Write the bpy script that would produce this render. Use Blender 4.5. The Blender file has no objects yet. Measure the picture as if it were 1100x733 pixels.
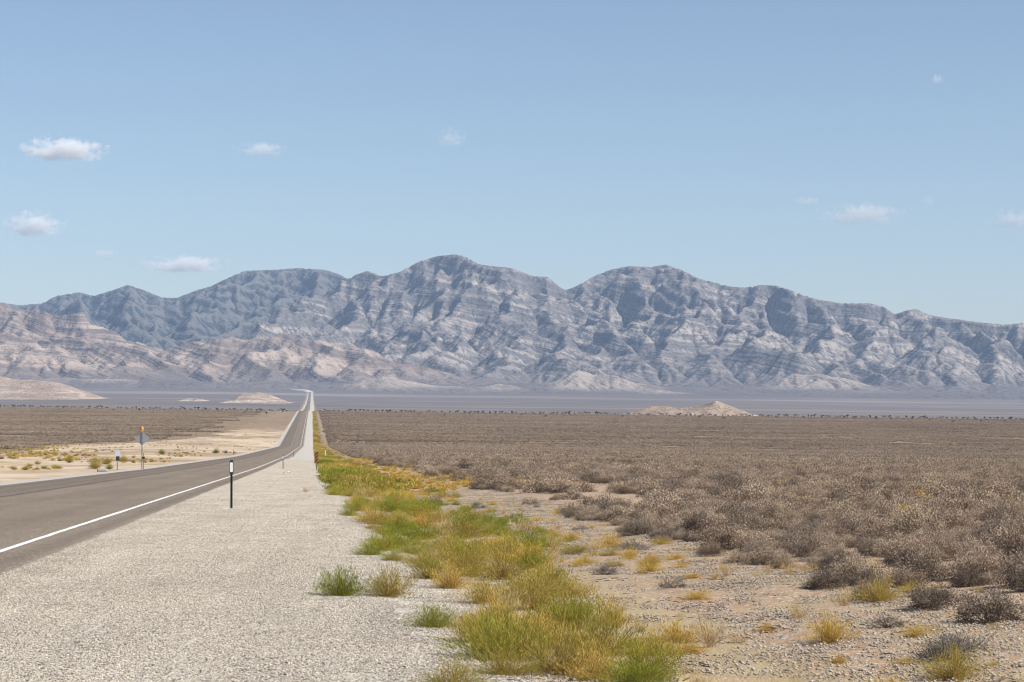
import bpy, math, random
import numpy as np
from math import radians as R

random.seed(7)
rs = np.random.RandomState(11)
S = bpy.context.scene
COL = S.collection
EYE = 1.52            # eye height over the gravel under the tripod
FPX = 2444.0          # focal length in pixels of an 1100 px wide frame
HY = 425.0            # eye level row in the 1100x733 photograph

# ------------------------------------------------------------------ noise
_pr = np.random.RandomState(5)
_perm = _pr.permutation(1024)
_ga = _pr.rand(1024) * 2 * np.pi
_gx, _gy = np.cos(_ga), np.sin(_ga)


def pnoise(x, y, seed=0):
    x = np.asarray(x, float) + seed * 37.17
    y = np.asarray(y, float) - seed * 19.31
    xi = np.floor(x).astype(np.int64); yi = np.floor(y).astype(np.int64)
    xf, yf = x - xi, y - yi
    u = xf * xf * xf * (xf * (xf * 6 - 15) + 10)
    v = yf * yf * yf * (yf * (yf * 6 - 15) + 10)

    def g(i, j, dx, dy):
        k = _perm[((xi + i) + _perm[(yi + j) & 1023]) & 1023]
        return _gx[k] * dx + _gy[k] * dy
    a = g(0, 0, xf, yf); b = g(1, 0, xf - 1, yf)
    c = g(0, 1, xf, yf - 1); d = g(1, 1, xf - 1, yf - 1)
    return 1.5 * ((a * (1 - u) + b * u) * (1 - v) + (c * (1 - u) + d * u) * v)


def fbm(x, y, o=5, seed=0, gain=.5):
    r, a = 0, 1
    for i in range(o):
        r = r + a * pnoise(x * 2 ** i, y * 2 ** i, seed + i * 3)
        a *= gain
    return r


def ridged(x, y, o=5, seed=0, gain=.5):
    r, a, w = 0, 1, 1
    for i in range(o):
        n = (1 - np.abs(pnoise(x * 2.07 ** i, y * 2.07 ** i, seed + i * 3)) * 1.5)
        n = np.clip(n, 0, 1) ** 2
        r = r + a * n * w
        w = np.clip(n * 1.4, 0, 1)
        a *= gain
    return r


def sstep(e0, e1, x):
    t = np.clip((x - e0) / (e1 - e0), 0, 1)
    return t * t * (3 - 2 * t)


# ------------------------------------------------------------------ terrain of the valley
PY = np.array([-200, 0, 15, 63, 195, 420, 980, 1342, 1800, 2400, 2700, 3100, 4000, 6000, 8000, 9500, 11000, 13000, 20000.])
PZ = np.array([3.3, -1.52, -1.88, -3.03, -6.2, -11.2, -21.85, -20.7, -19.2, -17.0, -18.3, -22.5, -25, -24, -15.5, -4, 34, 75, 140.])
_t = np.linspace(-200, 20000, 20201)
_z = np.interp(_t, PY, PZ)
_zs = _z.copy()
for (w, lo, hi) in ((40, 250, 1200), (160, 1150, 2450), (60, 2300, 3200), (400, 3400, 19000)):
    k = np.hanning(w * 2 + 1); k /= k.sum()
    f = np.convolve(np.pad(_z, w, mode='edge'), k, mode='valid')
    m = sstep(lo, lo + w, _t) * (1 - sstep(hi - w, hi, _t))
    _zs = _zs * (1 - m) + f * m


def LAT(X, Y):        # sideways distance from the white edge line
    return X + 4.7 + .088 * Y


def H(X, Y):          # ground height, eye level = EYE
    X = np.asarray(X, float); Y = np.asarray(Y, float)
    u = LAT(X, Y)
    z = EYE + np.interp(Y, _t, _zs)
    us = np.clip(u, -3500, 3500)
    z = z - .0122 * np.where(us > 0, np.maximum(us - 12, 0), np.minimum(us + 12, 0)) * np.clip(Y / 120., 0, 1)
    # shoulder, ditch, sage bench
    z = z + np.interp(u, [-30, -18, -11, -9.3, -4.7, 0, .9, 3, 5.5, 8, 11, 14, 40],
                      [.1, -.15, -.14, -.06, .05, -.02, -.04, -.08, -.15, -.27, -.18, -.05, .0])
    off = sstep(5, 8, u) + sstep(-10, -16, u)
    fade = 1 - sstep(300, 900, Y)
    near = 1 - sstep(60, 140, Y)
    z = z + off * fade * .07 * pnoise(X * .35, Y * .35, 3) + off * near * .03 * pnoise(X * 1.7, Y * 1.7, 4)
    z = z + (1 - sstep(300, 900, Y)) * sstep(1.2, 2, u) * .005 * pnoise(X * 1.1, Y * 1.1, 9)
    z = z + sstep(3000, 4500, Y) * 3.0 * fbm(X / 900, Y / 900, 3, 21)
    return z


def ground_at(px, py):
    """point of the ground seen at a place of the photograph"""
    Yv = np.exp(np.linspace(math.log(11), math.log(2600), 6000))
    Xv = (px - 550) / FPX * Yv
    y = HY - (H(Xv, Yv) - EYE) / Yv * FPX
    i = int(np.argmin(np.where(y >= py - .01, y, 1e9))) if (y >= py).any() else len(Yv) - 1
    # first row that is higher in the picture than py
    k = np.argmax(y <= py) if (y <= py).any() else i
    return float(Xv[k]), float(Yv[k]), float(H(Xv[k], Yv[k]))


# ------------------------------------------------------------------ object helpers
def tag(o, label=None, cat=None, group=None, kind=None):
    if label: o['label'] = label
    if cat: o['category'] = cat
    if group: o['group'] = group
    if kind: o['kind'] = kind
    return o


def mesh_from(name, V, F, mats=(), mi=None, smooth=False, attrs=None):
    me = bpy.data.meshes.new(name)
    V = np.asarray(V, np.float32)
    if isinstance(F, np.ndarray):
        n, k = F.shape
        me.vertices.add(len(V)); me.vertices.foreach_set('co', V.ravel())
        me.loops.add(n * k); me.loops.foreach_set('vertex_index', F.astype(np.int32).ravel())
        me.polygons.add(n)
        me.polygons.foreach_set('loop_start', np.arange(0, n * k, k, dtype=np.int32))
        me.polygons.foreach_set('loop_total', np.full(n, k, np.int32))
        me.update(calc_edges=True)
    else:
        me.from_pydata([tuple(map(float, v)) for v in V], [], F)
        me.update()
    for m in mats: me.materials.append(m)
    if mi is not None:
        me.polygons.foreach_set('material_index', np.asarray(mi, np.int32))
    if smooth:
        me.polygons.foreach_set('use_smooth', np.ones(len(me.polygons), bool))
    if attrs:
        for k, (ty, a) in attrs.items():
            at = me.attributes.new(k, ty, 'POINT')
            a = np.asarray(a, np.float32 if ty != 'INT' else np.int32)
            at.data.foreach_set('vector' if ty == 'FLOAT_VECTOR' else 'value', a.ravel())
    return me


def link(name, me, parent=None, loc=None):
    o = bpy.data.objects.new(name, me)
    COL.objects.link(o)
    if parent: o.parent = parent
    if loc is not None: o.location = loc
    return o


def empty(name, loc, rz=0):
    o = bpy.data.objects.new(name, None); COL.objects.link(o)
    o.empty_display_size = .1
    o.location = loc; o.rotation_euler = (0, 0, rz)
    return o


class MB:
    """collects boxes, prisms and tubes of one part"""
    def __init__(s): s.V, s.F = [], []

    def box(s, c, d, rz=0, ry=0):
        n = len(s.V); c = np.array(c)
        for sx in (-.5, .5):
            for sy in (-.5, .5):
                for sz in (-.5, .5):
                    p = np.array([sx * d[0], sy * d[1], sz * d[2]])
                    p = np.array([p[0] * math.cos(ry) + p[2] * math.sin(ry), p[1], -p[0] * math.sin(ry) + p[2] * math.cos(ry)])
                    p = np.array([p[0] * math.cos(rz) - p[1] * math.sin(rz), p[0] * math.sin(rz) + p[1] * math.cos(rz), p[2]])
                    s.V.append(c + p)
        s.F += [[n + i for i in f] for f in ((0, 1, 3, 2), (4, 6, 7, 5), (0, 4, 5, 1), (2, 3, 7, 6), (0, 2, 6, 4), (1, 5, 7, 3))]
        return s

    def prism(s, poly, y0, y1, c=(0, 0, 0)):      # polygon in x,z extruded along y
        n, k = len(s.V), len(poly)
        for y in (y0, y1):
            for (x, z) in poly: s.V.append(np.array([c[0] + x, c[1] + y, c[2] + z]))
        s.F.append([n + i for i in range(k)])
        s.F.append([n + k + i for i in range(k)][::-1])
        for i in range(k):
            j = (i + 1) % k
            s.F.append([n + j, n + i, n + k + i, n + k + j])
        return s

    def vprism(s, poly, z0, z1, c=(0, 0, 0)):     # polygon in x,y extruded along z
        n, k = len(s.V), len(poly)
        for z in (z0, z1):
            for (x, y) in poly: s.V.append(np.array([c[0] + x, c[1] + y, c[2] + z]))
        s.F.append([n + i for i in range(k)][::-1])
        s.F.append([n + k + i for i in range(k)])
        for i in range(k):
            j = (i + 1) % k
            s.F.append([n + i, n + j, n + k + j, n + k + i])
        return s

    def tube(s, pts, rad, k=7):
        n = len(s.V); pts = [np.array(p, float) for p in pts]
        if not hasattr(rad, '__len__'): rad = [rad] * len(pts)
        for i, p in enumerate(pts):
            t = pts[min(i + 1, len(pts) - 1)] - pts[max(i - 1, 0)]
            t = t / (np.linalg.norm(t) + 1e-9)
            a = np.cross(t, [0, 0, 1]) if abs(t[2]) < .9 else np.cross(t, [1, 0, 0])
            a /= np.linalg.norm(a); b = np.cross(t, a)
            for j in range(k):
                q = 2 * math.pi * j / k
                s.V.append(p + rad[i] * (math.cos(q) * a + math.sin(q) * b))
        for i in range(len(pts) - 1):
            for j in range(k):
                j2 = (j + 1) % k
                s.F.append([n + i * k + j, n + i * k + j2, n + (i + 1) * k + j2, n + (i + 1) * k + j])
        s.F.append([n + j for j in range(k)][::-1])
        s.F.append([n + (len(pts) - 1) * k + j for j in range(k)])
        return s

    def build(s, name, mat, parent=None, smooth=False, loc=None):
        return link(name, mesh_from(name, s.V, s.F, [mat], smooth=smooth), parent, loc)


# ------------------------------------------------------------------ material helpers
class NT:
    def __init__(s, m):
        m.use_nodes = True
        s.t = m.node_tree; s.t.nodes.clear()

    def n(s, ty, ins=None, **kw):
        nd = s.t.nodes.new(ty)
        for k, v in kw.items(): setattr(nd, k, v)
        for k, v in (ins or {}).items():
            sock = nd.inputs[k]
            if isinstance(v, bpy.types.NodeSocket): s.t.links.new(v, sock)
            else: sock.default_value = v
        return nd

    def math(s, op, a, b=None, c=None, clamp=False):
        nd = s.t.nodes.new('ShaderNodeMath'); nd.operation = op; nd.use_clamp = clamp
        for i, v in enumerate((a, b, c)):
            if v is None: continue
            if isinstance(v, bpy.types.NodeSocket): s.t.links.new(v, nd.inputs[i])
            else: nd.inputs[i].default_value = v
        return nd.outputs[0]

    def mix(s, f, a, b, blend='MIX'):
        nd = s.t.nodes.new('ShaderNodeMix'); nd.data_type = 'RGBA'; nd.blend_type = blend
        for i, v in ((0, f), (6, a), (7, b)):
            if isinstance(v, bpy.types.NodeSocket): s.t.links.new(v, nd.inputs[i])
            elif i: nd.inputs[i].default_value = (*v, 1) if len(v) == 3 else v
            else: nd.inputs[i].default_value = v
        return nd.outputs[2]

    def noise(s, vec, scale, detail=4, rough=.55, dist=0):
        nd = s.n('ShaderNodeTexNoise', {'Scale': scale, 'Detail': detail, 'Roughness': rough, 'Distortion': dist})
        if vec is not None: s.t.links.new(vec, nd.inputs['Vector'])
        return nd.outputs['Fac']

    def ramp(s, f, stops, interp='LINEAR'):
        nd = s.t.nodes.new('ShaderNodeValToRGB'); nd.color_ramp.interpolation = interp
        e = nd.color_ramp.elements
        while len(e) < len(stops): e.new(.5)
        for i, (p, c) in enumerate(stops):
            e[i].position = p
            if not hasattr(c, '__len__'): c = (c, c, c)
            e[i].color = (*c, 1)
        s.t.links.new(f, nd.inputs[0])
        return nd.outputs[0]

    def attr(s, name):
        return s.n('ShaderNodeAttribute', attribute_name=name).outputs['Fac']

    def vec(s, v, scale=(1, 1, 1)):
        nd = s.n('ShaderNodeMapping', {'Scale': scale}); s.t.links.new(v, nd.inputs['Vector'])
        return nd.outputs[0]

    def out(s, shader, vol=None, disp=None):
        o = s.n('ShaderNodeOutputMaterial')
        if shader is not None: s.t.links.new(shader, o.inputs['Surface'])
        if vol is not None: s.t.links.new(vol, o.inputs['Volume'])
        return o


def bsdf(nt, color, rough=.9, normal=None, metal=0, spec=.2, **kw):
    b = nt.n('ShaderNodeBsdfPrincipled', {'Roughness': rough, 'Metallic': metal, 'Specular IOR Level': spec})
    if isinstance(color, bpy.types.NodeSocket): nt.t.links.new(color, b.inputs['Base Color'])
    else: b.inputs['Base Color'].default_value = (*color, 1)
    if normal is not None: nt.t.links.new(normal, b.inputs['Normal'])
    return b


def simple(name, col, rough=.6, metal=0, var=.12, scale=30, spec=.3):
    m = bpy.data.materials.new(name); nt = NT(m)
    g = nt.n('ShaderNodeTexCoord').outputs['Object']
    f = nt.noise(g, scale, 5, .65)
    c = nt.mix(f, tuple(max(0, x * (1 - var * 2)) for x in col), tuple(min(1, x * (1 + var * 2)) for x in col))
    nt.out(bsdf(nt, c, rough, metal=metal, spec=spec).outputs[0])
    return m


# ------------------------------------------------------------------ ground material
def mat_ground():
    m = bpy.data.materials.new('desert_ground'); nt = NT(m)
    pos = nt.n('ShaderNodeNewGeometry').outputs['Position']
    nz = nt.noise(pos, .9, 6, .6)
    nz2 = nt.noise(pos, 7, 4, .6)
    br = nt.math('SUBTRACT', nt.math('MULTIPLY_ADD', nz2, .4, nt.math('MULTIPLY', nz, .9)), .65)

    def mask(name, w=1.2, sharp=5):
        a = nt.math('MULTIPLY_ADD', br, w, nt.attr(name))
        return nt.math('MULTIPLY_ADD', nt.math('SUBTRACT', a, .5), sharp, .5, clamp=True)
    # gravel: one tone per stone
    v1 = nt.n('ShaderNodeTexVoronoi', {'Scale': 34.0}); nt.t.links.new(pos, v1.inputs['Vector'])
    s1 = nt.n('ShaderNodeSeparateColor'); nt.t.links.new(v1.outputs['Color'], s1.inputs[0])
    v2 = nt.n('ShaderNodeTexVoronoi', {'Scale': 15.0}); nt.t.links.new(pos, v2.inputs['Vector'])
    s2 = nt.n('ShaderNodeSeparateColor'); nt.t.links.new(v2.outputs['Color'], s2.inputs[0])
    gcol = nt.ramp(s1.outputs[0], [(0, (.12, .10, .085)), (.16, (.28, .25, .215)), (.5, (.47, .435, .385)), (.85, (.60, .565, .51)), (1, (.80, .77, .72))])
    g2 = nt.ramp(s2.outputs[1], [(0, (.24, .21, .185)), (.14, (.50, .46, .41)), (1, (.56, .525, .47))])
    gcol = nt.mix(.35, gcol, g2)
    gcol = nt.mix(nt.ramp(nt.noise(pos, .35, 5, .6), [(.35, 0), (.7, 1)]), gcol, nt.mix(.35, gcol, (.50, .44, .36)))
    gcol = nt.mix(nt.math('MULTIPLY', nt.ramp(nt.noise(nt.vec(pos, (3.2, .25, 1)), 1.0, 5, .6), [(.55, 0), (.72, 1)]), .25), gcol, (.33, .30, .26))
    # bare soil of the sage bench
    v3 = nt.n('ShaderNodeTexVoronoi', {'Scale': 22.0, 'Randomness': 1.0}); nt.t.links.new(pos, v3.inputs['Vector'])
    s3 = nt.n('ShaderNodeSeparateColor'); nt.t.links.new(v3.outputs['Color'], s3.inputs[0])
    soil = nt.mix(nt.noise(pos, .5, 6, .65), (.29, .19, .115), (.45, .315, .20))
    soil = nt.mix(nt.ramp(s3.outputs[0], [(.62, 0), (.78, .8)]), soil, nt.ramp(s3.outputs[1], [(0, (.13, .11, .10)), (.35, (.33, .28, .24)), (1, (.62, .56, .49))]))
    sand = nt.mix(nt.noise(pos, .06, 5, .6), (.47, .36, .245), (.64, .54, .41))
    sand = nt.mix(nt.ramp(nt.noise(nt.vec(pos, (1, .3, 1)), .12, 6, .7), [(.48, 0), (.60, .8)]), sand, (.36, .26, .16))
    sand = nt.mix(nt.ramp(nt.noise(nt.vec(pos, (1, .35, 1)), .022, 6, .7), [(.47, 0), (.56, .85)]), sand, (.32, .225, .15))
    straw = nt.mix(nz, (.36, .27, .14), (.42, .34, .22))
    plain = nt.mix(nt.noise(nt.vec(pos, (.35, 1, 1)), .02, 6, .65), (.20, .145, .10), (.30, .225, .16))
    plain = nt.mix(nt.ramp(nt.noise(nt.vec(pos, (.12, 1, 1)), .012, 5, .6), [(.62, 0), (.72, .75)]), plain, (.42, .32, .23))
    fan = nt.mix(nt.noise(nt.vec(pos, (.25, 1, 1)), .0035, 8, .7), (.112, .10, .098), (.245, .205, .19))
    fan = nt.mix(nt.ramp(nt.noise(nt.vec(pos, (.16, 1, 1)), .0016, 7, .62), [(.50, 0), (.64, .7)]), fan, (.36, .30, .26))
    fan = nt.mix(nt.math('MULTIPLY', nt.noise(pos, .035, 3, .7), .5), fan, (.07, .075, .07))
    c = nt.mix(nt.attr('farplain'), soil, plain)
    c = nt.mix(mask('straw'), c, straw)
    c = nt.mix(mask('sand', .9), c, sand)
    c = nt.mix(mask('gravel', .55, 7), c, gcol)
    c = nt.mix(nt.math('MULTIPLY', mask('fringe', .8, 4), .6), c, (.19, .15, .11))
    c = nt.mix(nt.attr('fan'), c, fan)
    b1 = nt.n('ShaderNodeBump', {'Strength': .55, 'Distance': .02, 'Height': nt.math('ADD', nt.math('MULTIPLY', v1.outputs['Distance'], -1.), nt.math('MULTIPLY', nz2, 1.5))})
    nt.out(bsdf(nt, c, .95, b1.outputs[0], spec=.12).outputs[0])
    return m


def build_ground():
    ratio = 1.0125
    Yr = list(np.arange(-60, 5, 5.0))
    y = 5.0
    while y < 20000:
        Yr.append(y); y *= ratio
    Yr = np.array(Yr)
    us = [-9.6, -9.3]
    mid = np.arange(-9.0, 16.01, .25)
    us = np.concatenate([np.arange(-20, -9.7, .5), us, mid[mid < .6], [.75, .9, 1.1], mid[mid > 1.2]])
    r = [16.4]
    st = .4
    while r[-1] < 12000:
        st *= 1.062; r.append(r[-1] + st)
    l = [-20.5]; st = .5
    while l[-1] > -12000:
        st *= 1.062; l.append(l[-1] - st)
    us = np.concatenate([np.array(l)[::-1], us, np.array(r)])
    U, YY = np.meshgrid(us, Yr)
    # beyond the straight road the columns fan out with it
    X = U - 4.7 - .088 * YY
    Z = H(X, YY)
    under = sstep(-9.0, -8.5, U) * (1 - sstep(.4, .6, U))
    far = sstep(10200, 10300, YY)
    Z = Z - under * (.05 + YY * 4e-5) * (1 - far)
    nr, nc = U.shape
    idx = np.arange(nr * nc).reshape(nr, nc)
    F = np.stack([idx[:-1, :-1], idx[:-1, 1:], idx[1:, 1:], idx[1:, :-1]], -1).reshape(-1, 4)
    bound = -9.3 - np.interp(YY, [0, 350, 420, 800, 950, 1150, 2400], [34, 36, 45, 78, 84, 42, 34]) + 8 * pnoise(YY / 60, U * 0, 31)
    sand = sstep(0, 12, U - bound) * (1 - sstep(-9, -8, U)) * (1 - sstep(850, 1600, YY) * .62)
    sand = np.maximum(sand, .42 * sstep(8, 10, U) * (1 - sstep(11, 15, U)) * sstep(60, 160, YY))
    wd = sstep(2500, 4500, YY)
    gravel = np.maximum(sstep(-.2, .4, U) * (1 - sstep(5.4 + 3 * wd, 7.2 + 4 * wd, U)), sstep(-11.8 - 3 * wd, -10.6 - 2.5 * wd, U) * (1 - sstep(-1, 0, U)))
    gravel = np.maximum(gravel, .37 * sstep(5.5, 6, U) * (1 - sstep(9.0, 13, U)) * (1 - sstep(60, 120, YY)))
    straw = sstep(5.4, 6.4, U) * (1 - sstep(8, 10.5, U)) * .6
    straw = np.maximum(straw, .45 * sstep(8, 10, U) * (1 - sstep(11, 14, U)))
    fringe = sstep(0, .8, U) * (1 - sstep(.95, 1.7, U))
    fanm = sstep(2400, 2650, YY - .35 * np.maximum(-U, 0)) * (1 - (sstep(-14 - 8 * wd, -11 - 7 * wd, U) * (1 - sstep(4 + 8 * wd, 7 + 8 * wd, U))) * (1 - far))
    gravel = gravel * (1 - far)
    fp = sstep(120, 600, YY)
    at = {k: ('FLOAT', v.ravel()) for k, v in dict(gravel=gravel, sand=sand, straw=straw, fan=fanm, farplain=fp, fringe=fringe).items()}
    me = mesh_from('ground', np.stack([X, YY, Z], -1).reshape(-1, 3), F, [mat_ground()], smooth=True, attrs=at)
    tag(link('ground', me), kind='structure')
    return Yr, us


YR, US = build_ground()


# ------------------------------------------------------------------ road
def mat_road():
    m = bpy.data.materials.new('worn_asphalt'); nt = NT(m)
    pos = nt.n('ShaderNodeNewGeometry').outputs['Position']
    u = nt.attr('lateral')
    fine = nt.noise(pos, 60, 3, .7)
    v = nt.n('ShaderNodeTexVoronoi', {'Scale': 55.0}); nt.t.links.new(pos, v.inputs['Vector'])
    sc = nt.n('ShaderNodeSeparateColor'); nt.t.links.new(v.outputs['Color'], sc.inputs[0])
    stone = nt.ramp(sc.outputs[0], [(0, (.075, .058, .044)), (.45, (.175, .135, .097)), (.85, (.33, .265, .20)), (1, (.60, .53, .44))])
    c = nt.mix(nt.math('MULTIPLY', fine, .2), stone, (.235, .178, .122))
    c = nt.mix(nt.ramp(nt.noise(nt.vec(pos, (1, .22, 1)), .45, 6, .65), [(.42, 0), (.7, .45)]), c, (.135, .105, .08))
    nlong = nt.noise(nt.vec(pos, (1, .12, 1)), .8, 5, .6)
    # wheel paths: polished darker bands of the asphalt, seams
    for (cu, w, s, col) in ((-5.0, .22, .75, (.06, .05, .045)), (-6.35, .4, .35, (.10, .085, .075)), (-8.0, .45, .45, (.09, .078, .07)),
                            (-1.35, .4, .22, (.11, .09, .075)), (-3.3, .4, .22, (.11, .09, .075)), (.55, .3, .35, (.10, .08, .066))):
        d = nt.math('ABSOLUTE', nt.math('ADD', u, nt.math('MULTIPLY_ADD', nlong, .5, -.25 - cu)))
        f = nt.math('SUBTRACT', 1, nt.math('DIVIDE', d, w), clamp=True)
        f = nt.math('MULTIPLY', nt.math('POWER', f, .6), s)
        c = nt.mix(f, c, col)
    # whole far lane is a little darker
    f = nt.math('MULTIPLY', nt.math('LESS_THAN', u, -4.95), .28)
    c = nt.mix(f, c, (.11, .09, .075))
    # dust and gravel strewn over both edges
    e = nt.math('MAXIMUM', nt.math('MULTIPLY_ADD', u, 2.2, -1.7), nt.math('MULTIPLY_ADD', u, -1.6, -14.2))
    e = nt.math('MULTIPLY_ADD', nt.math('SUBTRACT', nt.noise(pos, 14, 4, .8), .5), 1.9, e)
    e = nt.math('MULTIPLY', e, 1.5, clamp=True)
    c = nt.mix(e, c, nt.ramp(sc.outputs[1], [(0, (.2, .17, .14)), (1, (.5, .45, .38))]))
    b = nt.n('ShaderNodeBump', {'Strength': .35, 'Distance': .01, 'Height': v.outputs['Distance']})
    nt.out(bsdf(nt, c, .82, b.outputs[0], spec=.2).outputs[0])
    return m


def strip(name, ulist, rows, mat, lift, attr=True, ragged=0, far_k=2e-5):
    U, YY = np.meshgrid(np.array(ulist, float), rows)
    if ragged:
        for j in (0, -1):
            U[:, j] += ragged * pnoise(YY[:, j] * .8, YY[:, j] * 0 + j * 7.3, 40) + ragged * pnoise(YY[:, j] * .09, YY[:, j] * 0 + j * 7.3, 44)
    X = U - 4.7 - .088 * YY
    Z = H(X, YY) + lift + YY * far_k
    if len(ulist) > 5: Z[:, 0] -= .03; Z[:, -1] -= .022
    nr, nc = U.shape
    idx = np.arange(nr * nc).reshape(nr, nc)
    F = np.stack([idx[:-1, :-1], idx[:-1, 1:], idx[1:, 1:], idx[1:, :-1]], -1).reshape(-1, 4)
    me = mesh_from(name, np.stack([X, YY, Z], -1).reshape(-1, 3), F, [mat], smooth=True, attrs={'lateral': ('FLOAT', U.ravel())})
    return link(name, me)


rows = YR[(YR < 10200)]
ucols = US[(US >= -9.31) & (US <= .91)]
tag(strip('road', ucols, rows, mat_road(), .012, ragged=.05), kind='structure')


def mat_paint():
    m = bpy.data.materials.new('worn_white_paint'); nt = NT(m)
    pos = nt.n('ShaderNodeNewGeometry').outputs['Position']
    f = nt.ramp(nt.noise(pos, 22, 5, .75), [(.37, 0), (.49, 1)])
    c = nt.mix(f, (.33, .29, .25), nt.mix(nt.noise(pos, 1.5, 3), (.80, .79, .75), (.92, .91, .88)))
    nt.out(bsdf(nt, c, .6).outputs[0])
    return m


M_paint = mat_paint()
wob = YR[(YR < 4000)]
tag(strip('road_marking', [-.062, .062], wob, M_paint, .018, far_k=2.2e-5, ragged=.012), kind='structure')


# the road beyond the straight swings left over the far bajada
def far_bend():
    pts = []
    x0 = -4.7 - .088 * 10150 - 4
    P0 = np.array([x0 + 4, 10120.]); P1 = np.array([x0 - 30, 10500.]); P2 = np.array([x0 - 110, 10620.]); P3 = np.array([x0 - 320, 10760.])
    for t in np.linspace(0, 1, 40):
        pts.append((1 - t) ** 3 * P0 + 3 * (1 - t) ** 2 * t * P1 + 3 * (1 - t) * t * t * P2 + t ** 3 * P3)
    V, F = [], []
    for i, p in enumerate(pts):
        k_ = min(1, i / 12)
        d = pts[min(i + 1, 39)] - pts[max(i - 1, 0)]; d /= np.linalg.norm(d)
        nrm = np.array([d[1], -d[0]])
        for s, up_ in ((-24, -3), (-10, 6.0), (10, 6.0), (24, -3)):
            q = p + nrm * s
            V.append((q[0], q[1], float(H(p[0], p[1])) + (up_ if up_ < 0 else 1.2 + (up_ - 1.2) * k_)))
    for i in range(39):
        for k in range(3): F.append([4 * i + k, 4 * i + k + 1, 4 * i + k + 5, 4 * i + k + 4])
    m = simple('pale_road_bed', (.55, .50, .43), .9, scale=.01)
    tag(link('road_bend', mesh_from('road_bend', V, F, [m])), kind='structure')


far_bend()

# ------------------------------------------------------------------ mountains
def img(px, py, D):
    return ((px - 550) / FPX * D, float(D), EYE + (HY - py) / FPX * D)


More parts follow.
